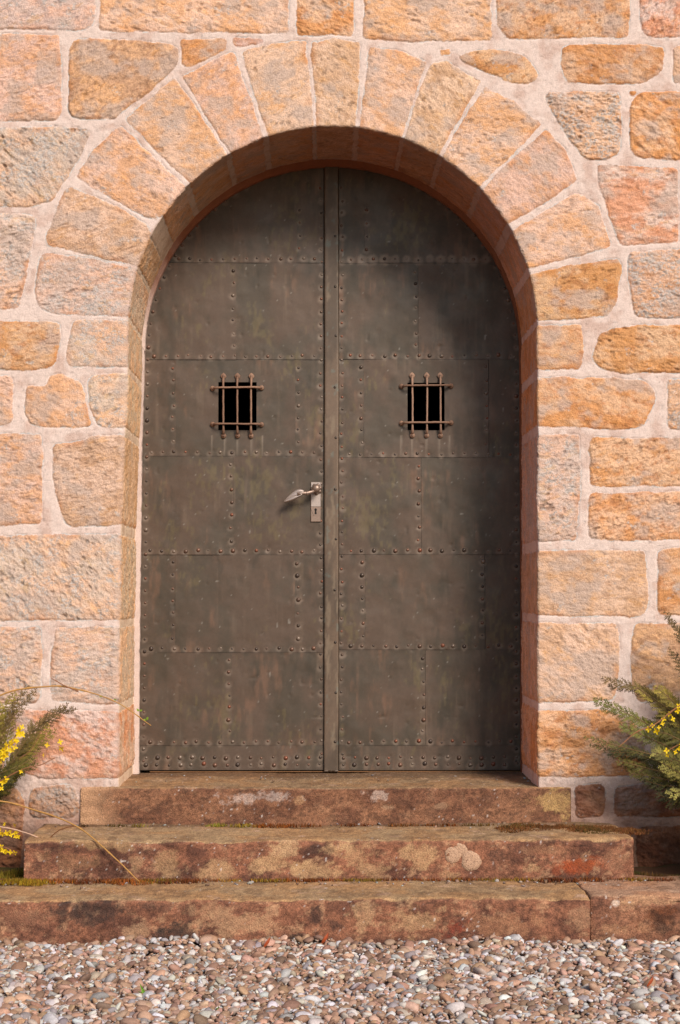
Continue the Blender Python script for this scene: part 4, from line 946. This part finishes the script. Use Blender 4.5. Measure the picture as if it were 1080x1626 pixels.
cr_ = [crumbs(70, -0.95, 1.0, Y1, 0.045, zs2, 61), crumbs(170, -1.15, 1.15, Y2, 0.05, zs3, 62), crumbs(26, -0.7, 0.8, R_DOOR - 0.1, 0.2, SILL, 63)]
me = mesh_np('gravel', *(lambda Ls: (np.concatenate([l[0] for l in Ls]), np.concatenate([l[1] + o for l, o in zip(Ls, np.cumsum([0] + [len(l[0]) for l in Ls])[:-1])]), np.clip(np.concatenate([l[2] for l in Ls]), 0.01, 0.85)))([(pv1, pf1, pc1), (pv2, pf2, pc2), (pv3, pf3, pc3)] + cr_))
tag(link('gravel', me, M_PEB), kind='stuff')

# ------------------------------------------------------------------ moss and litter on the treads
def moss_bed(name, spots, seed, n_per, label=None):
    """spots: (x, y, z, rx, ry, colour) in metres: low cushions of many small upright blades"""
    r_ = np.random.RandomState(seed); V = []; F = []; Cc = []; nb = 0
    for (x, y, z, rx, ry, colr, hgt) in spots:
        n = int(n_per * rx * ry * 1e4); a = r_.uniform(0, 2 * math.pi, n); q = np.sqrt(r_.rand(n))
        px = x + rx * q * np.cos(a); py = y + ry * q * np.sin(a)
        keep = fbm(px / 0.03, py / 0.02, 311, 3) + 0.75 * (1 - q) > 0.05; px, py, q = px[keep], py[keep], q[keep]; n = len(px)
        hh = hgt * (1.1 - 0.8 * q) * r_.uniform(0.4, 1.1, n); w_ = r_.uniform(0.0012, 0.0028, n); an = r_.uniform(0, math.pi, n)
        tip = np.stack([px + r_.normal(0, 0.003, n), py + r_.normal(0, 0.003, n), z + 0.005 + hh], 1)
        for (sx) in (-1, 1): V.append(np.stack([px + sx * w_ * np.cos(an), py + sx * w_ * np.sin(an), np.full(n, z - 0.002)], 1))
        V.append(tip); i = np.arange(n); F.append(np.stack([nb + i, nb + n + i, nb + 2 * n + i], 1)); nb += 3 * n
        cc = lin(colr) / LIT * r_.uniform(0.6, 1.5, (n, 1)) * r_.uniform(0.85, 1.15, (n, 3)); Cc += [cc * 0.8, cc * 0.8, cc]
    return tag(link(name, mesh_np(name, np.concatenate(V), np.concatenate(F), np.clip(np.concatenate(Cc), 0.004, 0.8), smooth=False), M_MOSS), kind='stuff')
sp = []
rs2 = random.Random(12)
x = -1.25
while x < 1.15:                                                        # foot of the middle step's riser
    dens = 1.0 if x < -0.35 else (0.55 if x < 0.75 else 0.9)
    wd = rs2.uniform(0.04, 0.10); dp_ = rs2.uniform(0.022, 0.045) * dens * (1.6 if x < -0.45 else 1)
    sp.append((x, Y2 - 0.006 - dp_ * 0.5, zs3 + 0.001, wd, dp_, rs2.choice([(156, 92, 42), (140, 78, 36), (160, 118, 46), (116, 66, 38), (136, 108, 44)]), 0.010 * (0.6 + dens * 0.6)))
    x += wd * rs2.uniform(0.7, 1.3)
for q in range(7): sp.append((at(-5 + q * 12, 1390, Y2 - 0.05).x, Y2 - 0.05 + rs2.uniform(-.02, .03), zs3 + 0.001, 0.05, 0.03, (152, 122, 36), 0.014))
for (px, ry, c_, wd) in ((345, .012, (150, 140, 50), .045), (385, .02, (150, 122, 46), .08), (430, .022, (140, 80, 34), .10), (480, .016, (124, 70, 34), .07), (185, .012, (90, 70, 32), .05), (222, .014, (140, 118, 50), .035), (130, .012, (84, 60, 36), .03), (560, .01, (120, 66, 34), .08), (640, .012, (130, 80, 40), .08), (700, .012, (120, 70, 34), .08), (760, .012, (104, 76, 34), .07)):
    sp.append((at(px, 1310, -0.06).x, Y1 - 0.05 - ry, zs2 + 0.001, wd, ry * 1.6, c_, 0.010))
for q in range(14):
    px = 815 + q * 14; sp.append((at(px, 1315, -0.15).x, -0.13 - 0.10 * (q / 13) + rs2.uniform(-.05, .05), zs2 + 0.001, 0.07, 0.085, rs2.choice([(120, 78, 46), (108, 70, 42), (100, 80, 42), (132, 86, 50)]), 0.006))
moss_bed('moss', sp, 21, 9)
sp = [(at(10, 1380, -0.3).x, -0.22, 0.10, 0.16, 0.12, (96, 96, 34), 0.03), (at(1060, 1380, -0.3).x, -0.28, 0.15, 0.2, 0.12, (78, 70, 34), 0.03)]
# earth banked up beside the steps
def bank(x0, x1, name):
    xs = np.linspace(x0, x1, 60); ys_ = np.linspace(-0.02, Y3 + 0.02, 50); gx, gy = np.meshgrid(xs, ys_, indexing='ij'); X = gx.ravel(); Y = gy.ravel()
    Z = zs3 - 0.02 + 0.02 * fbm(X / 0.12, Y / 0.12, 321, 4) 
    c = mixc(lin((84, 60, 44)) / LIT + 0 * X[:, None], lin((66, 64, 32)) / LIT + 0 * X[:, None], sst(-0.2, 0.3, fbm(X / 0.07, Y / 0.07, 325, 4)))  # earth coloured dark, which also stands in for the right shrub's shade
    return tag(link(name, mesh_np(name, np.stack([X, Y, Z], 1), grid_faces(60, 50), c), M_MOSS), kind='structure')
bank(-2.6, xC + 0.02, 'soil'); bank(xD - 0.02, 3.0, 'soil')
moss_bed('moss', [(xC - 0.05 - 0.05 * k, -0.2 - 0.05 * (k % 4), zs3 - 0.012, 0.08, 0.05, rs2.choice([(110, 104, 36), (130, 110, 40), (100, 72, 40)]), 0.02) for k in range(10)]
         + [(xD + 0.06 + 0.06 * k, -0.3 - 0.05 * (k % 3), zs3 - 0.012, 0.08, 0.05, rs2.choice([(74, 70, 34), (90, 64, 34), (100, 84, 40)]), 0.02) for k in range(8)], 23, 9)

# ------------------------------------------------------------------ evergreen sprays
class Sprays:
    def __init__(s, seed): s.V = []; s.F = []; s.C = []; s.n = 0; s.r = random.Random(seed)
    def blade(s, a, b_, w_, nrm, col):
        """thin four-sided scale twig from a to b"""
        t = (b_ - a); side = t.cross(nrm); side = side.normalized() * w_ if side.length > 1e-9 else Vector((w_, 0, 0)); nn = nrm.normalized() * w_ * 0.5
        m_ = a.lerp(b_, 0.45)
        s.V += [tuple(a), tuple(m_ + side), tuple(m_ + nn), tuple(m_ - side), tuple(b_)]
        k = s.n; s.F += [(k, k + 1, k + 2), (k, k + 2, k + 3), (k + 4, k + 2, k + 1), (k + 4, k + 3, k + 2)]
        s.C += [col] * 5; s.n += 5
    def spray(s, pts, wide, col, tipcol, nrm, dens=1.0):
        r = s.r; pts = [Vector(p) for p in pts]
        segs = []
        for i in range(len(pts) - 1): segs.append((pts[i + 1] - pts[i]).length)
        L = sum(segs)
        def pos(t):
            d = t * L
            for i, sg in enumerate(segs):
                if d <= sg or i == len(segs) - 1: return pts[i].lerp(pts[i + 1], min(1, d / sg)), (pts[i + 1] - pts[i]).normalized()
                d -= sg
        n = int(L / 0.0075 * dens)
        for i in range(n):
            t = (i + r.random()) / n; p, d = pos(t); p2, _ = pos(min(1, t + 0.05)); sgn = 1 if i % 2 else -1
            nr = (nrm + Vector((r.uniform(-.25, .25), r.uniform(-.25, .25), r.uniform(-.25, .25)))).normalized()
            side = d.cross(nr).normalized() * sgn
            env = (0.25 + 0.75 * math.sin(math.pi * min(1, (1 - t) * 0.9 + 0.08))) * wide * r.uniform(0.55, 1.1) if t < 0.97 else wide * 0.2
            dr = (d * 1.0 + side * 0.75 + nr * r.uniform(-0.2, 0.2)).normalized()
            q = p + dr * env; q.z -= env * 0.12
            cc = np.array(col) * (1 - t) + np.array(tipcol) * t; cc = cc * r.uniform(0.6, 1.35)
            s.blade(p, q, 0.0019, nr, tuple(cc * 0.8))
            m_ = max(2, int(env / 0.0036))
            for j in range(m_):
                u_ = (j + 0.6) / m_; a = p.lerp(q, u_); s2 = 1 if j % 2 else -1
                d2 = (dr * 1.0 + dr.cross(nr).normalized() * s2 * 0.75 + nr * r.uniform(-.25, .25)).normalized()
                ln = r.uniform(0.006, 0.014) * (1.15 - 0.6 * u_) * (1 if wide > 0.03 else 0.75)
                s.blade(a, a + d2 * ln, 0.0021, nr, tuple(cc * r.uniform(0.75, 1.25)))
    def build(s, name, mat, parent): return link(name, mesh_np(name, np.array(s.V), np.array(s.F), np.clip(np.array(s.C), 0.003, 0.8), smooth=False), mat, parent)
GR = lin((108, 100, 34)) / LIT * 1.05; GRT = lin((158, 138, 58)) / LIT * 1.15; GRD = lin((70, 68, 26)) / LIT * 0.95; BRW = lin((124, 98, 58)) / LIT; PALE = lin((164, 154, 78)) / LIT * 1.1; FRESH = lin((132, 132, 58)) / LIT * 1.05
def pw(lst): return [at(*q) for q in lst]
def bush(name, root_xyz, label, seed, listed, cloud):
    root = empty(name, root_xyz, label, 'shrub'); sp_ = Sprays(seed); r = random.Random(seed)
    br = MB()
    for (path, wide, c1, c2) in listed + [([(x + r.uniform(-8, 10) + 6, y + r.uniform(-9, 9) + 5, d + 0.05 + r.uniform(-.03, .03)) for (x, y, d) in p_], w_, np.array(a_) * 0.85, np.array(b_) * 0.85) for (p_, w_, a_, b_) in listed]:
        P = pw(path); sp_.spray(P, wide, c1, c2, Vector((r.uniform(-.3, .3), -1, r.uniform(0.1, .5))))
        br.tube(P, [0.0032 - 0.0024 * i / (len(P) - 1) for i in range(len(P))], 5, tuple(BRW))
    (cx, cy, cz, rx, ry, rz, n, cut) = cloud
    for k in range(n):
        a = r.uniform(0, 2 * math.pi); zt = r.uniform(-0.75, 1); rad = math.sqrt(1 - zt * zt * 0.8) * r.uniform(0.55, 1)
        tip = Vector((cx + rx * rad * math.cos(a), min(cy + ry * rad * math.sin(a), -0.03), cz + rz * zt))
        if cut(tip): continue
        ln = r.uniform(0.16, 0.30); inw = (Vector((cx, cy, cz - rz * 0.5)) - tip).normalized(); st_ = tip + inw * ln; md = tip.lerp(st_, 0.5) + Vector((0, 0, 0.02))
        c1 = r.choice([GR, GRD, GR, BRW * 0.9]); c2 = r.choice([GRT, GR, GRT, PALE * 0.8])
        sp_.spray([st_, md, tip], r.uniform(0.035, 0.06), c1, c2, Vector((r.uniform(-.5, .5), -0.8, r.uniform(0.1, 1))), 0.8)
        if k % 2 == 0:
            b0 = Vector((root_xyz[0] + r.uniform(-.03, .03), root_xyz[1], root_xyz[2])); br.tube([b0, b0.lerp(st_, 0.5) + Vector((0, 0, 0.03)), st_, md], [0.007, 0.005, 0.003, 0.0015], 5, tuple(BRW * 0.8))
    sp_.build('foliage', M_LEAF, root); br.build('branch', M_TWIG, root)
    return root
YL = -0.20
LL = [([(-70, 1290, YL), (-20, 1210, YL), (10, 1140, YL), (46, 1088, YL)], .035, BRW, BRW), ([(-60, 1280, YL), (-10, 1195, YL), (4, 1130, YL), (22, 1100, YL)], .035, GR, GRT),
      ([(-60, 1300, YL), (10, 1225, YL - .02), (50, 1160, YL - .02), (88, 1130, YL - .02), (106, 1120, YL - .02)], .045, GR, BRW), ([(-60, 1300, YL), (0, 1240, YL), (40, 1185, YL), (78, 1150, YL)], .045, GRD, GRT),
      ([(-60, 1310, YL), (-5, 1255, YL), (25, 1210, YL), (66, 1165, YL)], .045, GR, GRT), ([(-60, 1320, YL - .03), (-10, 1260, YL - .03), (20, 1225, YL - .03), (52, 1202, YL - .03)], .04, GRD, GR),
      ([(-60, 1250, YL - .03), (-30, 1200, YL - .03), (-10, 1160, YL - .03), (2, 1115, YL - .03)], .04, GR, GRT), ([(-60, 1300, YL - .03), (-30, 1255, YL - .03), (0, 1228, YL - .03), (32, 1215, YL - .03)], .04, GRD, GR), ([(-50, 1310, YL - .05), (-20, 1270, YL - .05), (4, 1245, YL - .05), (18, 1236, YL - .05)], .04, GRD, GRD)]
lx = at(-150, 1300, -0.3).x
bush('evergreen_shrub', (lx, -0.3, zs3 - 0.03), 'olive-brown feathery evergreen shrub at the left edge, behind the yellow flowers', 31, LL, (lx, -0.32, 0.55, 0.26, 0.2, 0.36, 46, lambda t: t.x > at(-12, 1200, t.y).x))
YR = -0.24
RR = [([(1140, 1150, YR), (1105, 1060, YR), (1078, 1005, YR), (1058, 972, YR)], .035, GRD, BRW * .8), ([(1140, 1160, YR), (1100, 1090, YR), (1080, 1060, YR), (1062, 1030, YR)], .03, GRD, BRW * .8),
      ([(1130, 1190, YR), (1060, 1125, YR), (1010, 1090, YR), (957, 1078, YR)], .04, GR, BRW), ([(1130, 1200, YR), (1070, 1140, YR), (1035, 1110, YR), (1010, 1090, YR)], .05, GR, GRT),
      ([(1130, 1220, YR), (1060, 1165, YR), (1000, 1135, YR), (945, 1108, YR)], .04, GR, FRESH), ([(1130, 1230, YR), (1060, 1185, YR), (1015, 1165, YR), (985, 1150, YR)], .045, GR, FRESH),
      ([(1130, 1170, YR - .03), (1085, 1130, YR - .03), (1060, 1105, YR - .03), (1040, 1090, YR - .03)], .05, GR, GRT), ([(1130, 1240, YR), (1060, 1205, YR), (985, 1185, YR), (928, 1170, YR)], .028, GRD, GR),
      ([(1130, 1245, YR), (1060, 1215, YR), (1010, 1195, YR), (962, 1195, YR)], .034, GRD, GRD), ([(1130, 1250, YR), (1060, 1228, YR), (1010, 1215, YR), (982, 1208, YR)], .04, GRD, GR), ([(1130, 1255, YR), (1070, 1240, YR), (1030, 1232, YR), (1000, 1228, YR)], .04, GRD, GR),
      ([(1140, 1235, YR - .05), (1090, 1215, YR - .05), (1060, 1200, YR - .05), (1036, 1194, YR - .05)], .05, GR, PALE), ([(1140, 1255, YR - .06), (1100, 1240, YR - .06), (1075, 1225, YR - .06), (1052, 1212, YR - .06)], .05, GRT, PALE),
      ([(1150, 1275, YR - .06), (1110, 1262, YR - .06), (1085, 1256, YR - .06), (1062, 1262, YR - .06)], .045, GR, PALE), ([(1140, 1205, YR - .02), (1090, 1180, YR - .02), (1060, 1165, YR - .02), (1030, 1160, YR - .02)], .05, GRD, GR),
      ([(1140, 1180, YR), (1100, 1160, YR), (1070, 1150, YR), (1045, 1135, YR)], .05, GRD, GR), ([(1140, 1260, YR), (1085, 1250, YR), (1050, 1247, YR), (1025, 1240, YR)], .045, GRD, GRD), ([(1140, 1270, YR), (1100, 1262, YR), (1065, 1268, YR), (1045, 1262, YR)], .045, GRD, GRD)]
rx_ = at(1230, 1250, -0.34).x
bush('evergreen_shrub', (rx_, -0.34, zs3 - 0.03), 'dark green feathery evergreen shrub at the right edge beside the steps', 37, RR, (rx_, -0.36, 0.58, 0.36, 0.30, 0.52, 190, lambda t: t.x < at(1082, 1200, t.y).x))

# ------------------------------------------------------------------ flowering twigs
TW = lin((186, 138, 76)) / LIT * 1.05; TWR = lin((150, 100, 66)) / LIT; YE = lin((250, 214, 22)) * 0.82; YO = lin((226, 160, 10)) * 0.8; GL = lin((140, 170, 50)) * 0.75
def flower_mesh():
    mb = MB(); r = random.Random(4)
    for k in range(4):
        a = math.pi / 2 * k + r.uniform(-.15, .15); dx, dz = math.cos(a), math.sin(a); px, pz = -dz, dx; L = 0.0115; w_ = 0.0032
        P = [(0, 0, 0)]; q = [(0.35, 1, -0.002), (0.7, 1.05, -0.0042), (1.0, 0.45, -0.003)]
        vs = [(0, 0, 0)]
        for (t, ww, yy) in q:
            vs.append((dx * L * t + px * w_ * ww, yy, dz * L * t + pz * w_ * ww)); vs.append((dx * L * t, yy + 0.0012, dz * L * t)); vs.append((dx * L * t - px * w_ * ww, yy, dz * L * t - pz * w_ * ww))
        fs = [(0, 1, 2), (0, 2, 3)] + [(1 + 3 * i, 4 + 3 * i, 5 + 3 * i, 2 + 3 * i) for i in range(2)] + [(2 + 3 * i, 5 + 3 * i, 6 + 3 * i, 3 + 3 * i) for i in range(2)]
        mb.add(vs, fs, tuple(YE))
    mb.tube([(0, 0.006, 0), (0, 0, 0)], [0.0012, 0.002], 6, tuple(YO)); mb.ball((0, -0.001, 0), 0.0016, 6, 4, tuple(YO))
    o = mb.build('flower', M_FLOWER); me = o.data; bpy.data.objects.remove(o); return me
FM = flower_mesh()
def leaflet(mb, p, d, L, col):
    d = d.normalized(); s_ = d.cross(Vector((0, -1, 0.3))).normalized() * L * 0.3; p = Vector(p)
    mb.add([p, p + d * L * 0.5 + s_, p + d * L, p + d * L * 0.5 - s_, p + d * L * 0.5 + Vector((0, -L * 0.08, 0))], [(0, 1, 4), (1, 2, 4), (2, 3, 4), (3, 0, 4)], col)
def twig_bush(name, label, base, stems, flowers, leaves, seed):
    root = empty(name, base, label, 'flowering shrub'); r = random.Random(seed)
    def cr(P, n=8):                                                   # smooth curve through points
        out = []; P = [P[0] * 2 - P[1]] + P + [P[-1] * 2 - P[-2]]
        for i in range(1, len(P) - 2):
            for k in range(n):
                t = k / n; a, b_, c_, d_ = P[i - 1], P[i], P[i + 1], P[i + 2]
                out.append(0.5 * ((2 * b_) + (c_ - a) * t + (2 * a - 5 * b_ + 4 * c_ - d_) * t * t + (3 * b_ - a - 3 * c_ + d_) * t ** 3))
        out.append(P[-2]); return out
    for (path, r0, r1, colr) in stems:
        mb = MB(); P = cr([at(*q) for q in path]); n = len(P) - 1
        P = [p + Vector((r.uniform(-1, 1), 0, r.uniform(-1, 1))) * 0.0005 for p in P]
        mb.tube(P, [(r0 + (r1 - r0) * i / n) * (1.45 if i % 6 == 3 else 1) for i in range(n + 1)], 6, tuple(colr)); mb.build('twig', M_TWIG, root)
    off = Vector(base)
    for (px, py, yy, sc) in flowers:
        o = bpy.data.objects.new('flower', FM); COL.objects.link(o); o.parent = root; o.location = at(px, py, yy) - off
        o.rotation_euler = (r.uniform(-.7, .7), r.uniform(0, 3.1), r.uniform(-.8, .8)); s_ = sc * r.uniform(0.85, 1.15); o.scale = (s_, s_, s_)
    for (px, py, yy, L) in leaves:
        mb = MB(); p = at(px, py, yy)
        for k in range(3): leaflet(mb, p, Vector((r.uniform(-1, 1), r.uniform(-.4, .1), r.uniform(0.1, 1))), L * r.uniform(.7, 1.1), tuple(GL))
        mb.build('leaf', M_SPROUT, root, smooth=False)
    return root
q = -0.34
fl = []
r5 = random.Random(77)
def along(a, b_, n, yy, sp_=6, sc=1.0):
    for i in range(n):
        t = (i + r5.random() * 0.6) / n; fl.append((a[0] + (b_[0] - a[0]) * t + r5.uniform(-sp_, sp_), a[1] + (b_[1] - a[1]) * t + r5.uniform(-sp_, sp_), yy + r5.uniform(-.01, .01), sc))
along((-4, 1212), (36, 1156), 30, q, 6, 0.95); along((-6, 1242), (10, 1236), 7, q, 4, 0.9); along((-4, 1320), (36, 1326), 12, q, 5, 0.75); along((-4, 1346), (26, 1356), 8, q, 4, 0.8)
fl += [(95, 1178, q, .8), (98, 1188, q, 1), (75, 1183, q, .7), (68, 1199, q, .7), (33, 1225, q, .7), (2, 1252, q, .8), (24, 1310, q, .7), (8, 1309, q, .7)]
twig_bush('flowering_shrub', 'long bare arching twigs and yellow blossoms in front of the left side of the steps', (at(-170, 1300, q).x, q, zs3 - 0.03),
  [([(-165, 1420, q), (-90, 1180, q), (-5, 1107, q), (75, 1090, q), (125, 1095, q + .02), (185, 1115, q + .03), (240, 1152, q + .05)], .0042, .0016, TW),
   ([(82, 1077, q), (103, 1089, q), (125, 1098, q)], .0014, .0026, TWR), ([(-165, 1400, q), (-60, 1300, q), (0, 1205, q), (36, 1152, q)], .004, .0016, TW),
   ([(-165, 1410, q), (-60, 1270, q), (0, 1240, q), (35, 1222, q), (66, 1214, q), (88, 1203, q)], .003, .0012, TWR), ([(-160, 1380, q), (-60, 1268, q), (0, 1272, q), (45, 1283, q), (120, 1311, q - .06), (180, 1360, q - .11), (221, 1400, q - .13)], .0036, .002, TW),
   ([(-160, 1390, q), (-60, 1310, q), (0, 1313, q), (40, 1322, q), (75, 1336, q)], .0034, .0016, lin((216, 176, 150)) / LIT), ([(73, 1336, q), (95, 1318, q - .03), (120, 1311, q - .06)], .0016, .0022, TWR),
   ([(-160, 1400, q), (-60, 1360, q), (0, 1345, q), (26, 1356, q)], .003, .0014, TWR), ([(30, 1205, q), (50, 1190, q), (66, 1160, q)], .0014, .001, TWR)],
  fl, [(183, 1112, q + .03, .008), (221, 1129, q + .04, .014), (232, 1144, q + .05, .014), (160, 1107, q + .02, .006)], 41)
q = -0.40
fl = [(1078, 1121, q, .9), (1076, 1128, q, 1), (1063, 1134, q, .8), (1068, 1142, q, 1), (1054, 1142, q, .8), (1046, 1155, q, .7), (1036, 1152, q, .8), (1043, 1161, q, 1), (1030, 1158, q, .9), (1058, 1192, q, .8), (1072, 1194, q, .9), (1081, 1180, q, .9), (1078, 1188, q, .8), (1060, 1199, q, .6), (1088, 1110, q, 1), (1095, 1105, q, 1), (1097, 1170, q, 1), (1052, 1149, q, .7)]
twig_bush('flowering_shrub', 'thin orange-brown twig with yellow star blossoms across the right evergreen shrub', (at(1260, 1300, q).x, q, zs3 - 0.03),
  [([(1250, 1400, q), (1200, 1180, q), (1120, 1095, q), (1078, 1121, q), (1040, 1150, q), (1010, 1163, q), (982, 1187, q)], .004, .0014, TWR * 1.2), ([(1250, 1410, q), (1180, 1230, q), (1110, 1175, q), (1080, 1182, q), (1052, 1196, q)], .0035, .0012, TWR)],
  fl, [], 43)

# ------------------------------------------------------------------ small growth and leaves in the gravel
def sprout(px, py, h, label, seed, lean=0.0):
    p = at_z(px, py, 0.012); r = random.Random(seed); mb = MB(); root = None
    for k in range(3):
        a = r.uniform(-.5, .5) + lean; w_ = 0.0028; hh = h * (1 - 0.25 * k); b0 = p + Vector((0.003 * k, 0.002 * k, -0.008)); pts = [b0, b0 + Vector((a * hh * 0.3, -.002, hh * 0.6)), b0 + Vector((a * hh, -0.006, hh))]
        vs = []; 
        for i, q_ in enumerate(pts): ww = w_ * (1, 1.2, 0.15)[i]; vs += [q_ + Vector((-ww, 0, 0)), q_ + Vector((0, 0.001, 0)), q_ + Vector((ww, 0, 0))]
        mb.add(vs, [(0, 1, 4, 3), (1, 2, 5, 4), (3, 4, 7, 6), (4, 5, 8, 7)], tuple(lin((128, 176, 62)) * 0.75))
    return tag(mb.build('grass_sprout', M_SPROUT, smooth=False), label, 'plant', 'green sprouts in the gravel')
sprout(163, 1503, .022, 'tiny green sprout growing in the gravel right against the lowest step', 1)
sprout(228, 1580, .042, 'tallest green blade sprouting from the gravel, leaning left', 2, -.7)
sprout(346, 1600, .012, 'short yellow-green sprout between pebbles near the bottom edge', 3, .5)
sprout(800, 1556, .014, 'low flat green sprout in the gravel on the right half', 4, .9)
def dry_leaf(px, py, sz, label, seed):
    r = random.Random(seed); p = at_z(px, py, 0.03); n = 9; vs = []; a0 = r.uniform(-.5, .5)
    for i in range(n):
        t = i / (n - 1); wd = sz * 0.28 * math.sin(math.pi * (0.06 + 0.9 * t)); cu = sz * 0.35 * math.sin(math.pi * t)
        for j in (-1, 0, 1): vs.append((p.x + (t - 0.5) * sz * math.cos(a0) * 0.5 + j * wd * 0.6, p.y - cu * 0.3 + abs(j) * -wd * 0.5, p.z + (t - 0.3) * sz * 0.8 + j * wd * 0.15))
    mb = MB(); mb.add(vs, [(3 * i + j, 3 * i + j + 1, 3 * i + j + 4, 3 * i + j + 3) for i in range(n - 1) for j in range(2)], tuple(lin((190, 92, 52)) / LIT * 1.1))
    return tag(mb.build('dry_leaf', M_SPROUT), label, 'leaf', 'dry leaves on the gravel')
dry_leaf(424, 1500, .04, 'curled orange-brown dry leaf under the handle side, against the lowest step', 1)
dry_leaf(516, 1494, .045, 'narrow reddish dry leaf leaning on the lowest step below the centre strip', 2)
dry_leaf(1032, 1562, .035, 'dark red dry leaf lying on the gravel near the right edge', 3)
